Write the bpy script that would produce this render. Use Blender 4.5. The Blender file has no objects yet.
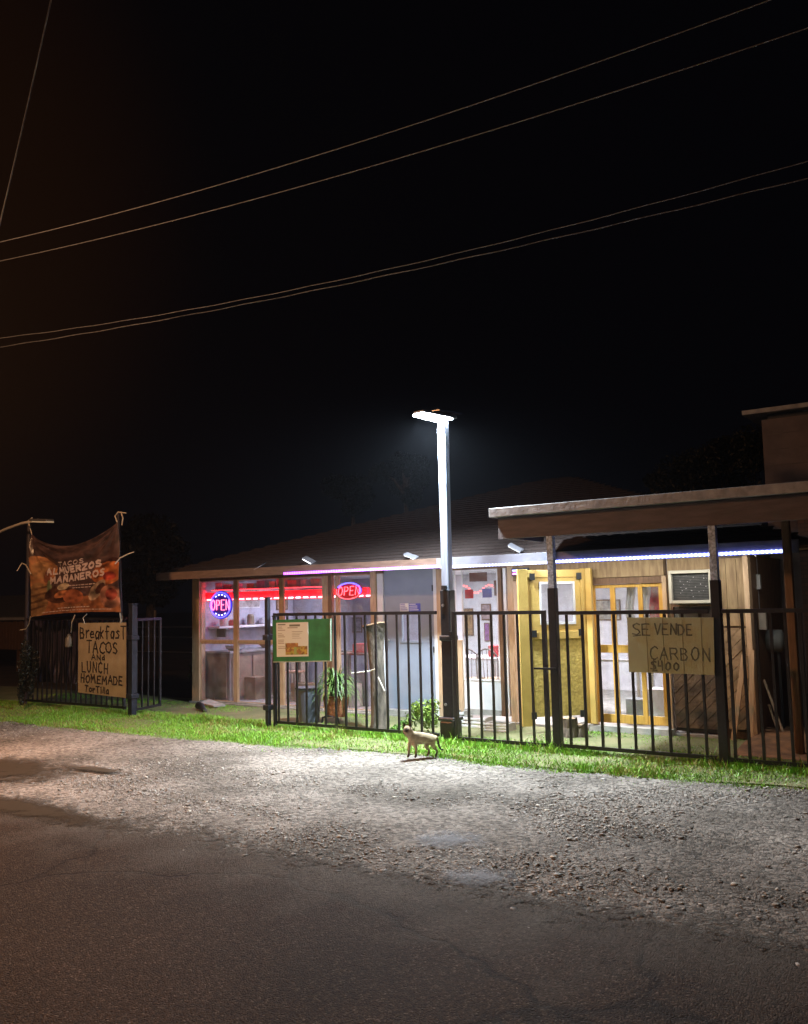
import bpy, bmesh, math, random
import numpy as np
from mathutils import Vector, Matrix

random.seed(7)
rng = np.random.default_rng(7)
SC = bpy.context.scene
COL = SC.collection

# ------------------------------------------------------------------ camera
F = 900.0
PITCH = math.atan(88 / F)
ROLL = .0225
fw = np.array([0, math.cos(PITCH), math.sin(PITCH)])
_r0 = np.array([1, 0, 0.]); _u0 = np.array([0, -math.sin(PITCH), math.cos(PITCH)])
RT = _r0 * math.cos(ROLL) - _u0 * math.sin(ROLL)
UP = _u0 * math.cos(ROLL) + _r0 * math.sin(ROLL)
CAM = np.array([0, 0, 1.6])
cd = bpy.data.cameras.new('camera'); cam = bpy.data.objects.new('camera', cd); COL.objects.link(cam)
cd.sensor_fit = 'HORIZONTAL'; cd.sensor_width = 36; cd.lens = 36 * F / 808
cd.clip_start = .05; cd.clip_end = 1500
m = Matrix.Identity(4)
for i in range(3):
    m[i][0] = RT[i]; m[i][1] = UP[i]; m[i][2] = -fw[i]; m[i][3] = CAM[i]
cam.matrix_world = m
SC.camera = cam

# ------------------------------------------------------------------ world (night sky, street lamp's lens flare painted in as orange glow at left)
w = bpy.data.worlds.new('World'); SC.world = w; w.use_nodes = True
wn = w.node_tree.nodes; wl = w.node_tree.links
bg = wn['Background']; bg.inputs['Strength'].default_value = .05
sky = wn.new('ShaderNodeTexSky'); sky.sky_type = 'NISHITA'; sky.sun_disc = False
sky.sun_elevation = math.radians(-9); sky.sun_rotation = math.radians(250)
tc = wn.new('ShaderNodeTexCoord')
dt = wn.new('ShaderNodeVectorMath'); dt.operation = 'DOT_PRODUCT'
dt.inputs[1].default_value = tuple(float(q) for q in (lambda r: r / np.linalg.norm(r))(fw + RT * (-260 - 404) / F - UP * (190 - 512) / F))
wl.new(tc.outputs['Generated'], dt.inputs[0])
mr = wn.new('ShaderNodeMapRange'); mr.inputs['From Min'].default_value = .90; mr.inputs['From Max'].default_value = 1.0
mr.interpolation_type = 'SMOOTHERSTEP'
wl.new(dt.outputs['Value'], mr.inputs['Value'])
mx = wn.new('ShaderNodeMix'); mx.data_type = 'RGBA'
mx.inputs[6].default_value = (.018, .018, .030, 1); mx.inputs[7].default_value = (.13, .05, .022, 1)
wl.new(mr.outputs['Result'], mx.inputs[0])
ad = wn.new('ShaderNodeMix'); ad.data_type = 'RGBA'; ad.blend_type = 'ADD'; ad.inputs[0].default_value = .3
wl.new(mx.outputs[2], ad.inputs[6]); wl.new(sky.outputs[0], ad.inputs[7])
wl.new(ad.outputs[2], bg.inputs['Color'])

SC.view_settings.view_transform = 'Standard'; SC.view_settings.look = 'None'
SC.view_settings.exposure = 0; SC.view_settings.gamma = 1
SC.render.engine = 'CYCLES'
SC.cycles.max_bounces = 6; SC.cycles.diffuse_bounces = 3; SC.cycles.transparent_max_bounces = 16
SC.cycles.use_denoising = True; SC.cycles.sample_clamp_indirect = 4; SC.cycles.caustics_reflective = False
SC.cycles.caustics_refractive = False; SC.cycles.use_light_tree = True

# ------------------------------------------------------------------ site frame: s along the fence, t away from the street
us = np.array([.8210, -.5709, 0]); us /= np.linalg.norm(us); vs = np.array([-us[1], us[0], 0])
ANG = math.atan2(us[1], us[0])
def P(s, t, z=0): return us * s + vs * t + np.array([0, 0, z])
def ray(x, y): return fw + RT * (x - 404) / F - UP * (y - 512) / F
def onT(x, y, t):
    d = ray(x, y); k = (t - CAM @ vs) / (d @ vs); q = CAM + k * d
    return q @ us, q[2]
def gnd(x, y, z=0):
    d = ray(x, y); k = (z - 1.6) / d[2]; q = CAM + k * d
    return q @ us, q @ vs
def S_(x, t, y=650): return float(onT(x, y, t)[0])
def Z_(x, y, t): return float(onT(x, y, t)[1])

# lamps: the white LED of the pole lamp, the sodium street lamp out of frame on the left, a warm fill, room lights
def lamp(name, kind, loc, energy, col, **kw):
    l = bpy.data.lights.new(name, kind); l.energy = energy; l.color = col
    o = bpy.data.objects.new(name, l); COL.objects.link(o); o.location = loc
    for k, v in kw.items(): setattr(l, k, v)
    return o
LS, LT, LH = S_(449, 8.75), 8.75, 3.66
led = lamp('led_lamp_light', 'AREA', P(LS - .02, LT - .22, LH - .05), 640, (.80, .92, .99), shape='RECTANGLE', size=.16, size_y=.34, spread=math.radians(162))
_d = Vector(P(LS, LT - .24, 0)) - Vector(P(LS, LT - .24, 1)); _d = Vector(-vs * .15 + us * .02) + Vector((0, 0, -1))
led.rotation_euler = _d.to_track_quat('-Z', 'Y').to_euler()
sod = lamp('sodium_and_fill_light', 'POINT', (-6.4, 9.2, 4.9), 2100, (1.0, .50, .23), shadow_soft_size=.18)
sod.data.energy = 750
sodc = lamp('sodium_and_fill_light', 'SPOT', (-6.4, 9.2, 4.85), 1500, (1.0, .40, .14), shadow_soft_size=.12, spot_size=math.radians(120), spot_blend=.9)
sodc.rotation_euler = Vector((3.0, -1.8, -4.9)).to_track_quat('-Z', 'Y').to_euler()
warm_fill = lamp('sodium_and_fill_light', 'POINT', (-8.5, -4.5, 7.5), 430, (1.0, .48, .23), shadow_soft_size=.2)  # warm fill added behind the camera to light the foreground
for i, (px, tt, e) in enumerate(((-10.2, 11.6, 60), (-8.2, 12.6, 74), (-6.4, 11.6, 140), (-4.5, 11.6, 90))):
    l = lamp('ceiling_panel_light', 'AREA', P(px, tt, 2.0), e, (.86, .88, 1.0) if i < 2 else (1, .93, .96), shape='SQUARE', size=.7)

# ------------------------------------------------------------------ materials
MATS = {}
def mat(name, c1, c2=None, scale=8, rough=.6, metal=0, bump=0, bscale=None, detail=6, stretch=(1, 1, 1), spec=.5, coat=0):
    if name in MATS: return MATS[name]
    m = bpy.data.materials.new(name); m.use_nodes = True; MATS[name] = m
    n, l = m.node_tree.nodes, m.node_tree.links; b = n['Principled BSDF']
    b.inputs['Roughness'].default_value = rough; b.inputs['Metallic'].default_value = metal
    b.inputs['Specular IOR Level'].default_value = spec; b.inputs['Coat Weight'].default_value = coat
    c2 = c2 or tuple(v * .72 for v in c1)
    tc = n.new('ShaderNodeTexCoord'); mp = n.new('ShaderNodeMapping'); mp.inputs['Scale'].default_value = stretch
    l.new(tc.outputs['Object'], mp.inputs[0])
    nz = n.new('ShaderNodeTexNoise'); nz.inputs['Scale'].default_value = scale; nz.inputs['Detail'].default_value = detail
    l.new(mp.outputs[0], nz.inputs[0])
    cr = n.new('ShaderNodeValToRGB'); cr.color_ramp.elements[0].position = .35; cr.color_ramp.elements[1].position = .65
    cr.color_ramp.elements[0].color = (*c2, 1); cr.color_ramp.elements[1].color = (*c1, 1)
    l.new(nz.outputs[0], cr.inputs[0]); l.new(cr.outputs[0], b.inputs['Base Color'])
    if bump:
        nb = n.new('ShaderNodeTexNoise'); nb.inputs['Scale'].default_value = bscale or scale * 3; nb.inputs['Detail'].default_value = 8
        l.new(mp.outputs[0], nb.inputs[0])
        bp = n.new('ShaderNodeBump'); bp.inputs['Strength'].default_value = bump; bp.inputs['Distance'].default_value = .02
        l.new(nb.outputs[0], bp.inputs['Height']); l.new(bp.outputs[0], b.inputs['Normal'])
    return m
def emit(name, col, st):
    if name in MATS: return MATS[name]
    m = bpy.data.materials.new(name); m.use_nodes = True; MATS[name] = m
    n, l = m.node_tree.nodes, m.node_tree.links; b = n['Principled BSDF']
    b.inputs['Base Color'].default_value = (.5, .5, .5, 1)
    b.inputs['Emission Color'].default_value = (*col, 1); b.inputs['Emission Strength'].default_value = st
    return m
def glass(name, tint, gl=.1, rough=.05):
    if name in MATS: return MATS[name]
    m = bpy.data.materials.new(name); m.use_nodes = True; MATS[name] = m
    n, l = m.node_tree.nodes, m.node_tree.links
    for q in list(n):
        if q.type == 'BSDF_PRINCIPLED': n.remove(q)
    out = n['Material Output']; tr = n.new('ShaderNodeBsdfTransparent'); tr.inputs[0].default_value = (*tint, 1)
    g = n.new('ShaderNodeBsdfGlossy'); g.inputs['Roughness'].default_value = rough
    df = n.new('ShaderNodeBsdfDiffuse'); df.inputs[0].default_value = (.5, .5, .5, 1)
    nz = n.new('ShaderNodeTexNoise'); nz.inputs['Scale'].default_value = 5; nz.inputs['Detail'].default_value = 7
    tc = n.new('ShaderNodeTexCoord'); l.new(tc.outputs['Object'], nz.inputs[0])
    mr = n.new('ShaderNodeMapRange'); mr.inputs['From Min'].default_value = .4; mr.inputs['From Max'].default_value = .75
    mr.inputs['To Min'].default_value = .02; mr.inputs['To Max'].default_value = .22; l.new(nz.outputs[0], mr.inputs[0])
    bp = n.new('ShaderNodeBump'); bp.inputs['Strength'].default_value = .12; bp.inputs['Distance'].default_value = .03
    l.new(nz.outputs[0], bp.inputs['Height']); l.new(bp.outputs[0], g.inputs['Normal'])
    m1 = n.new('ShaderNodeMixShader'); m1.inputs[0].default_value = gl; l.new(tr.outputs[0], m1.inputs[1]); l.new(g.outputs[0], m1.inputs[2])
    m2 = n.new('ShaderNodeMixShader'); l.new(mr.outputs[0], m2.inputs[0]); l.new(m1.outputs[0], m2.inputs[1]); l.new(df.outputs[0], m2.inputs[2])
    l.new(m2.outputs[0], out.inputs[0])
    return m
def vcol(name, rough=.5, bump=0, bscale=60, spec=.5, sheen=0, emission=0):
    """base colour from the mesh's own colour attribute (prints, stones, fur points)"""
    if name in MATS: return MATS[name]
    m = bpy.data.materials.new(name); m.use_nodes = True; MATS[name] = m
    n, l = m.node_tree.nodes, m.node_tree.links; b = n['Principled BSDF']
    a = n.new('ShaderNodeAttribute'); a.attribute_name = 'Col'; l.new(a.outputs['Color'], b.inputs['Base Color'])
    b.inputs['Roughness'].default_value = rough; b.inputs['Specular IOR Level'].default_value = spec
    if bump:
        nb = n.new('ShaderNodeTexNoise'); nb.inputs['Scale'].default_value = bscale
        tc = n.new('ShaderNodeTexCoord'); l.new(tc.outputs['Object'], nb.inputs[0])
        bp = n.new('ShaderNodeBump'); bp.inputs['Strength'].default_value = bump; bp.inputs['Distance'].default_value = .01
        l.new(nb.outputs[0], bp.inputs['Height']); l.new(bp.outputs[0], b.inputs['Normal'])
    return m

BLACK = mat('black_paint', (.016, .016, .02), (.01, .01, .012), 30, .38, 0, .15, 60)
NAVY = mat('dark_blue_paint', (.018, .022, .038), (.010, .012, .02), 14, .45, 0, .2, 60)
GALV = mat('galvanised', (.50, .60, .78), (.20, .25, .33), 45, .5, .1, .1, 90)
POLE = mat('pale_pole_steel', (.42, .48, .60), (.28, .33, .44), 7, .4, .35, .15, 50, stretch=(4, 4, .4))
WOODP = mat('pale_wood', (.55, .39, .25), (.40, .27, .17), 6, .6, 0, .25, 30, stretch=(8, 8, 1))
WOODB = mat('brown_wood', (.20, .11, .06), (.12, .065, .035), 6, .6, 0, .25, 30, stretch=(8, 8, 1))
YEL = mat('yellow_wood', (.60, .36, .07), (.48, .27, .05), 7, .5, 0, .2, 30, stretch=(8, 8, 1))
YELD = mat('yellow_ochre_door', (.62, .43, .13), (.50, .34, .09), 4, .5, 0, .2, 40)
OSB = mat('painted_osb', (.62, .46, .13), (.42, .30, .08), 26, .6, 0, .5, 40)
PLY = mat('plywood', (.34, .24, .13), (.20, .13, .07), 4, .7, 0, .25, 40, stretch=(6, 6, 1))
GREYD = mat('grey_door_paint', (.27, .31, .40), (.23, .27, .35), 3, .45, 0, .08, 40)
WHITE = mat('white_paint', (.75, .75, .78), (.6, .6, .64), 3, .5, 0, .1, 40)
ROOMW = mat('lilac_room_wall', (.50, .49, .60), (.42, .41, .50), 2, .7, 0, .1, 20)
DARK = mat('dark_plastic', (.02, .022, .026), None, 10, .5)
SHINGLE = mat('brown_shingles', (.027, .015, .013), (.017, .010, .009), 12, .85, 0, .6, 40)
FASC = mat('eave_board', (.20, .13, .10), (.14, .09, .07), 6, .6, 0, .2, 30, stretch=(1, 6, 6))
EAVEW = mat('painted_eave_board', (.20, .20, .25), (.15, .15, .19), 6, .5, 0, .1, 30)
BEAM = mat('red_brown_beam', (.10, .075, .076), (.065, .048, .050), 5, .65, 0, .25, 30, stretch=(1, 6, 6))
FLASH = mat('metal_flashing', (.34, .34, .35), (.20, .20, .21), 9, .5, .3, .25, 30)
CONC = mat('pale_concrete', (.42, .40, .37), (.28, .27, .25), 9, .85, 0, .3, 50)
CARD = mat('cardboard', (.42, .36, .27), (.33, .28, .20), 5, .8, 0, .1, 30)
BOARDY = mat('khaki_board', (.34, .34, .21), (.28, .28, .17), 3, .75, 0, .1, 30)
INK = mat('marker_ink', (.03, .022, .02), None, 40, .7)
INKG = mat('grey_marker_ink', (.13, .12, .075), (.06, .055, .04), 16, .7)
ROPE = mat('white_rope', (.65, .6, .52), None, 60, .8)
BARK = mat('grey_bark', (.17, .14, .11), (.06, .05, .04), 18, .9, 0, .9, 30, stretch=(1, 1, .35))
STEEL = mat('stainless_steel', (.55, .56, .6), (.45, .46, .5), 10, .3, .8)
GLASS = glass('plastic_sheeting', (.86, .85, .90), .07, .08)
GLASSC = glass('window_glass', (.93, .95, .96), .08, .03)
REDE = emit('red_led', (1, .02, .04), 2)
REDB = emit('red_led_dot', (1, .45, .5), 12)
BLUEE = emit('blue_neon', (.05, .05, 1), 4)
REDN = emit('red_neon', (1, .035, .06), 4)
WHITEE = emit('led_panel', (.86, .94, 1), 90)
STRIPW = emit('blue_white_led_strip', (.35, .40, 1), 9)
STRIPP = emit('purple_led_strip', (.55, .10, 1), 6)
STRIPD = emit('led_dot', (.80, .86, 1), 30)

# ------------------------------------------------------------------ mesh builder in site coordinates
class MB:
    def __init__(s): s.v = []; s.f = []; s.smooth = False
    def quad(s, *p):
        i = len(s.v); s.v += [tuple(map(float, q)) for q in p]; s.f.append(tuple(range(i, i + len(p)))); return s
    def box(s, a, b):
        (x0, y0, z0), (x1, y1, z1) = a, b
        x0, x1 = sorted((x0, x1)); y0, y1 = sorted((y0, y1)); z0, z1 = sorted((z0, z1))
        i = len(s.v)
        s.v += [(x0, y0, z0), (x1, y0, z0), (x1, y1, z0), (x0, y1, z0), (x0, y0, z1), (x1, y0, z1), (x1, y1, z1), (x0, y1, z1)]
        s.f += [tuple(i + k for k in q) for q in ((0, 3, 2, 1), (4, 5, 6, 7), (0, 1, 5, 4), (1, 2, 6, 5), (2, 3, 7, 6), (3, 0, 4, 7))]
        return s
    def hexa(s, pts):  # 8 points ordered as box
        i = len(s.v); s.v += [tuple(map(float, p)) for p in pts]
        s.f += [tuple(i + k for k in q) for q in ((0, 3, 2, 1), (4, 5, 6, 7), (0, 1, 5, 4), (1, 2, 6, 5), (2, 3, 7, 6), (3, 0, 4, 7))]
        return s
    def bar(s, a, b, w, h, n=None):
        """rectangular bar from a to b; w across, h along direction n"""
        a = np.array(a, float); b = np.array(b, float); d = b - a; d /= np.linalg.norm(d)
        n = np.array(n if n is not None else (0, 0, 1), float)
        if abs(d @ n) > .98: n = np.array((0, 1., 0))
        x = np.cross(d, n); x /= np.linalg.norm(x); y = np.cross(x, d)
        q = [a + x * i * w / 2 + y * j * h / 2 for j in (-1, 1) for i in (-1, 1)]
        r = [p + (b - a) for p in q]
        return s.hexa([q[0], q[1], r[1], r[0], q[2], q[3], r[3], r[2]])
    def tube(s, pts, r, n=8, cap=True):
        pts = [np.array(p, float) for p in pts]; rs = r if isinstance(r, (list, tuple)) else [r] * len(pts)
        base = len(s.v); px = None
        for k, p in enumerate(pts):
            d = pts[min(k + 1, len(pts) - 1)] - pts[max(k - 1, 0)]; d /= (np.linalg.norm(d) + 1e-9)
            if px is None:
                u = np.array((0, 0, 1.)) if abs(d[2]) < .9 else np.array((1., 0, 0)); x = np.cross(d, u)
            else: x = px - d * (px @ d)
            x /= np.linalg.norm(x); px = x; y = np.cross(d, x)
            for j in range(n):
                a = 2 * math.pi * j / n; s.v.append(tuple(p + (x * math.cos(a) + y * math.sin(a)) * rs[k]))
        for k in range(len(pts) - 1):
            for j in range(n):
                a = base + k * n + j; b = base + k * n + (j + 1) % n; s.f.append((a, b, b + n, a + n))
        if cap:
            s.f.append(tuple(base + j for j in range(n))[::-1]); e = base + (len(pts) - 1) * n; s.f.append(tuple(e + j for j in range(n)))
        return s
    def lathe(s, c, prof, n=20):
        base = len(s.v)
        for r, z in prof:
            for j in range(n):
                a = 2 * math.pi * j / n; s.v.append((c[0] + r * math.cos(a), c[1] + r * math.sin(a), c[2] + z))
        for k in range(len(prof) - 1):
            for j in range(n):
                a = base + k * n + j; b = base + k * n + (j + 1) % n; s.f.append((a, b, b + n, a + n))
        s.f.append(tuple(base + j for j in range(n))[::-1]); e = base + (len(prof) - 1) * n; s.f.append(tuple(e + j for j in range(n)))
        return s
    def grid(s, fn, nu, nv):
        base = len(s.v)
        for j in range(nv + 1):
            for i in range(nu + 1): s.v.append(tuple(map(float, fn(i / nu, j / nv))))
        for j in range(nv):
            for i in range(nu):
                a = base + j * (nu + 1) + i; s.f.append((a, a + 1, a + nu + 2, a + nu + 1))
        return s

def link_mesh(name, verts, faces, material, smooth=False, cols=None):
    me = bpy.data.meshes.new(name); me.from_pydata([tuple(v) for v in verts], [], faces); me.validate(); me.update()
    if smooth:
        me.polygons.foreach_set('use_smooth', [True] * len(me.polygons))
    if cols is not None:
        a = me.color_attributes.new('Col', 'FLOAT_COLOR', 'POINT')
        c = np.ones((len(verts), 4), np.float32); c[:, :3] = cols; a.data.foreach_set('color', c.ravel())
    me.materials.append(material)
    o = bpy.data.objects.new(name, me); COL.objects.link(o); return o
def tag(o, label=None, cat=None, group=None, kind=None):
    if label: o['label'] = label
    if cat: o['category'] = cat
    if group: o['group'] = group
    if kind: o['kind'] = kind
    return o
class Thing:
    def __init__(s, name, label, cat, loc, group=None):
        s.loc = np.array(loc, float); o = bpy.data.objects.new(name, None); COL.objects.link(o); o.empty_display_size = .2
        o.location = P(*loc); o.rotation_euler = (0, 0, ANG); s.o = o; tag(o, label, cat, group)
    def part(s, name, mb, material, parent=None, smooth=False, cols=None, label=None, bevel=0):
        v = np.array(mb.v, float) - s.loc
        o = link_mesh(name, v, mb.f, material, smooth, cols); o.parent = parent or s.o
        if label: o['label'] = label
        if bevel:
            b = o.modifiers.new('bevel', 'BEVEL'); b.width = bevel; b.segments = 2; b.limit_method = 'ANGLE'
        return o
def single(name, mb, material, label, cat, group=None, kind=None, loc=None, smooth=False, cols=None, bevel=0):
    v = np.array(mb.v, float)
    if loc is None: loc = ((v[:, 0].min() + v[:, 0].max()) / 2, (v[:, 1].min() + v[:, 1].max()) / 2, v[:, 2].min())
    o = link_mesh(name, v - np.array(loc), mb.f, material, smooth, cols); o.location = P(*loc); o.rotation_euler = (0, 0, ANG)
    if bevel:
        b = o.modifiers.new('bevel', 'BEVEL'); b.width = bevel; b.segments = 2; b.limit_method = 'ANGLE'
    return tag(o, label, cat, group, kind)

def fast_mesh(name, V, Fa, k, material, cols=None, smooth=False):
    """V (n,3) world, Fa (m,k) faces"""
    me = bpy.data.meshes.new(name); me.vertices.add(len(V)); me.vertices.foreach_set('co', V.astype(np.float32).ravel())
    me.loops.add(Fa.size); me.loops.foreach_set('vertex_index', Fa.astype(np.int32).ravel())
    me.polygons.add(len(Fa)); me.polygons.foreach_set('loop_start', np.arange(0, Fa.size, k, dtype=np.int32))
    if smooth: me.polygons.foreach_set('use_smooth', np.ones(len(Fa), bool))
    me.update(calc_edges=True)
    if cols is not None:
        a = me.color_attributes.new('Col', 'FLOAT_COLOR', 'POINT')
        c = np.ones((len(V), 4), np.float32); c[:, :3] = cols; a.data.foreach_set('color', c.ravel())
    me.materials.append(material); o = bpy.data.objects.new(name, me); COL.objects.link(o); return o

def vnoise(x, y, sc, seed=0):
    """smooth value noise"""
    g = np.random.default_rng(seed).random((256, 256)); x = np.asarray(x) * sc + 1000; y = np.asarray(y) * sc + 1000
    xi = np.floor(x).astype(int); yi = np.floor(y).astype(int); fx = x - xi; fy = y - yi
    fx = fx * fx * (3 - 2 * fx); fy = fy * fy * (3 - 2 * fy)
    a = g[xi % 256, yi % 256]; b = g[(xi + 1) % 256, yi % 256]; c = g[xi % 256, (yi + 1) % 256]; d = g[(xi + 1) % 256, (yi + 1) % 256]
    return (a * (1 - fx) + b * fx) * (1 - fy) + (c * (1 - fx) + d * fx) * fy

# ================================================================== GROUND
TR = 4.45    # asphalt edge (t)
def gmat():
    m = bpy.data.materials.new('gravel_ground'); m.use_nodes = True
    n, l = m.node_tree.nodes, m.node_tree.links; b = n['Principled BSDF']; b.inputs['Roughness'].default_value = .9; b.inputs['Specular IOR Level'].default_value = .2
    tc = n.new('ShaderNodeTexCoord')
    n1 = n.new('ShaderNodeTexNoise'); n1.inputs['Scale'].default_value = .9; n1.inputs['Detail'].default_value = 6
    n2 = n.new('ShaderNodeTexVoronoi'); n2.inputs['Scale'].default_value = 34
    n4 = n.new('ShaderNodeTexVoronoi'); n4.inputs['Scale'].default_value = 75
    n3 = n.new('ShaderNodeTexNoise'); n3.inputs['Scale'].default_value = 120; n3.inputs['Detail'].default_value = 5
    for q in (n1, n2, n3, n4): l.new(tc.outputs['Object'], q.inputs['Vector'])
    r1 = n.new('ShaderNodeValToRGB'); e = r1.color_ramp.elements; e[0].position = .36; e[0].color = (.13, .117, .10, 1); e[1].position = .62; e[1].color = (.29, .265, .235, 1)
    l.new(n1.outputs[0], r1.inputs[0])
    r2 = n.new('ShaderNodeMapRange'); r2.inputs['To Min'].default_value = .5; r2.inputs['To Max'].default_value = 1.55
    sx = n.new('ShaderNodeSeparateColor'); l.new(n2.outputs['Color'], sx.inputs[0]); l.new(sx.outputs[0], r2.inputs[0])
    r3 = n.new('ShaderNodeMapRange'); r3.inputs['To Min'].default_value = .6; r3.inputs['To Max'].default_value = 1.4
    l.new(n3.outputs[0], r3.inputs[0])
    mu = n.new('ShaderNodeMath'); mu.operation = 'MULTIPLY'; l.new(r2.outputs[0], mu.inputs[0]); l.new(r3.outputs[0], mu.inputs[1])
    vm = n.new('ShaderNodeVectorMath'); vm.operation = 'SCALE'; l.new(r1.outputs[0], vm.inputs[0]); l.new(mu.outputs[0], vm.inputs['Scale'])
    l.new(vm.outputs[0], b.inputs['Base Color'])
    a1 = n.new('ShaderNodeMath'); a1.operation = 'MULTIPLY_ADD'; a1.inputs[1].default_value = -.8
    l.new(n2.outputs['Distance'], a1.inputs[0]); l.new(n3.outputs[0], a1.inputs[2])
    a2 = n.new('ShaderNodeMath'); a2.operation = 'MULTIPLY_ADD'; a2.inputs[1].default_value = -.6
    l.new(n4.outputs['Distance'], a2.inputs[0]); l.new(a1.outputs[0], a2.inputs[2])
    bp = n.new('ShaderNodeBump'); bp.inputs['Strength'].default_value = .9; bp.inputs['Distance'].default_value = .018
    l.new(a2.outputs[0], bp.inputs['Height']); l.new(bp.outputs[0], b.inputs['Normal'])
    return m
def asphalt():
    m = bpy.data.materials.new('worn_asphalt'); m.use_nodes = True
    n, l = m.node_tree.nodes, m.node_tree.links; b = n['Principled BSDF']; b.inputs['Roughness'].default_value = .8; b.inputs['Specular IOR Level'].default_value = .18
    tc = n.new('ShaderNodeTexCoord')
    v = n.new('ShaderNodeTexVoronoi'); v.inputs['Scale'].default_value = 130
    n3 = n.new('ShaderNodeTexNoise'); n3.inputs['Scale'].default_value = 45; n3.inputs['Detail'].default_value = 9; n3.inputs['Roughness'].default_value = .75
    n1 = n.new('ShaderNodeTexNoise'); n1.inputs['Scale'].default_value = .7; n1.inputs['Detail'].default_value = 5
    cr = n.new('ShaderNodeTexVoronoi'); cr.feature = 'DISTANCE_TO_EDGE'; cr.inputs['Scale'].default_value = .42
    wz = n.new('ShaderNodeTexNoise'); wz.inputs['Scale'].default_value = 2.5; wz.inputs['Detail'].default_value = 6
    wv = n.new('ShaderNodeVectorMath'); wv.operation = 'MULTIPLY_ADD'; wv.inputs[1].default_value = (.5, .5, 0)
    l.new(tc.outputs['Object'], wz.inputs[0]); l.new(wz.outputs['Color'], wv.inputs[0]); l.new(tc.outputs['Object'], wv.inputs[2]); l.new(wv.outputs[0], cr.inputs['Vector'])
    for q in (v, n3, n1): l.new(tc.outputs['Object'], q.inputs['Vector'])
    sx = n.new('ShaderNodeSeparateColor'); l.new(v.outputs['Color'], sx.inputs[0])
    r2 = n.new('ShaderNodeValToRGB'); e = r2.color_ramp.elements
    e[0].position = .0; e[0].color = (.026, .0155, .010, 1); e[1].position = .88; e[1].color = (.064, .040, .026, 1)
    q = r2.color_ramp.elements.new(.99); q.color = (.14, .105, .08, 1)
    l.new(sx.outputs[0], r2.inputs[0])
    mr = n.new('ShaderNodeMapRange'); mr.inputs['From Min'].default_value = .3; mr.inputs['From Max'].default_value = .7; mr.inputs['To Min'].default_value = .6; mr.inputs['To Max'].default_value = 1.45
    l.new(n1.outputs[0], mr.inputs[0])
    ck = n.new('ShaderNodeMapRange'); ck.inputs['From Min'].default_value = .0; ck.inputs['From Max'].default_value = .012; ck.inputs['To Min'].default_value = .4; ck.inputs['To Max'].default_value = 1
    l.new(cr.outputs['Distance'], ck.inputs[0])
    mu = n.new('ShaderNodeMath'); mu.operation = 'MULTIPLY'; l.new(mr.outputs[0], mu.inputs[0]); l.new(ck.outputs[0], mu.inputs[1])
    vm = n.new('ShaderNodeVectorMath'); vm.operation = 'SCALE'; l.new(r2.outputs[0], vm.inputs[0]); l.new(mu.outputs[0], vm.inputs['Scale'])
    # dust and fines washed over the asphalt near the gravel
    sp = n.new('ShaderNodeSeparateXYZ'); l.new(tc.outputs['Object'], sp.inputs[0])
    dn = n.new('ShaderNodeMath'); dn.operation = 'MULTIPLY_ADD'; dn.inputs[1].default_value = 1.7; l.new(wz.outputs[0], dn.inputs[0]); l.new(sp.outputs[1], dn.inputs[2])
    dr = n.new('ShaderNodeMapRange'); dr.inputs['From Min'].default_value = 4.35; dr.inputs['From Max'].default_value = 5.3; dr.inputs['To Max'].default_value = 1; l.new(dn.outputs[0], dr.inputs[0])
    dc = n.new('ShaderNodeMix'); dc.data_type = 'RGBA'; dc.inputs[7].default_value = (.115, .098, .08, 1); l.new(dr.outputs[0], dc.inputs[0]); l.new(vm.outputs[0], dc.inputs[6])
    dv_ = n.new('ShaderNodeVectorMath'); dv_.operation = 'SCALE'; gr = n.new('ShaderNodeMapRange'); gr.inputs['From Min'].default_value = .3; gr.inputs['From Max'].default_value = .7; gr.inputs['To Min'].default_value = .35; gr.inputs['To Max'].default_value = 1.6; l.new(n3.outputs[0], gr.inputs[0]); l.new(dc.outputs[2], dv_.inputs[0]); l.new(gr.outputs[0], dv_.inputs['Scale'])
    l.new(dv_.outputs[0], b.inputs['Base Color'])
    # the broken edge of the pavement: it thins out into the gravel in crumbs
    e1 = n.new('ShaderNodeTexNoise'); e1.inputs['Scale'].default_value = 1.1; e1.inputs['Detail'].default_value = 3
    e2 = n.new('ShaderNodeTexNoise'); e2.inputs['Scale'].default_value = 17; e2.inputs['Detail'].default_value = 8; e2.inputs['Roughness'].default_value = .8
    for q in (e1, e2): l.new(tc.outputs['Object'], q.inputs['Vector'])
    ea = n.new('ShaderNodeMath'); ea.operation = 'MULTIPLY_ADD'; ea.inputs[1].default_value = .9; l.new(e1.outputs[0], ea.inputs[0]); l.new(sp.outputs[1], ea.inputs[2])
    eb = n.new('ShaderNodeMath'); eb.operation = 'MULTIPLY_ADD'; eb.inputs[1].default_value = 2.4; l.new(e2.outputs[0], eb.inputs[0]); l.new(ea.outputs[0], eb.inputs[2])
    er = n.new('ShaderNodeMapRange'); er.inputs['From Min'].default_value = 4.4 + .45 + 1.2 - .12; er.inputs['From Max'].default_value = 4.4 + .45 + 1.2 + .12; er.inputs['To Min'].default_value = 1; er.inputs['To Max'].default_value = 0
    l.new(eb.outputs[0], er.inputs[0]); l.new(er.outputs[0], b.inputs['Alpha'])
    h = n.new('ShaderNodeMath'); h.operation = 'MULTIPLY_ADD'; h.inputs[1].default_value = -.9
    l.new(v.outputs['Distance'], h.inputs[0]); l.new(n3.outputs[0], h.inputs[2])
    h2 = n.new('ShaderNodeMath'); h2.operation = 'MULTIPLY_ADD'; h2.inputs[1].default_value = .9
    l.new(ck.outputs[0], h2.inputs[0]); l.new(h.outputs[0], h2.inputs[2])
    bp = n.new('ShaderNodeBump'); bp.inputs['Strength'].default_value = 1; bp.inputs['Distance'].default_value = .016
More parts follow.
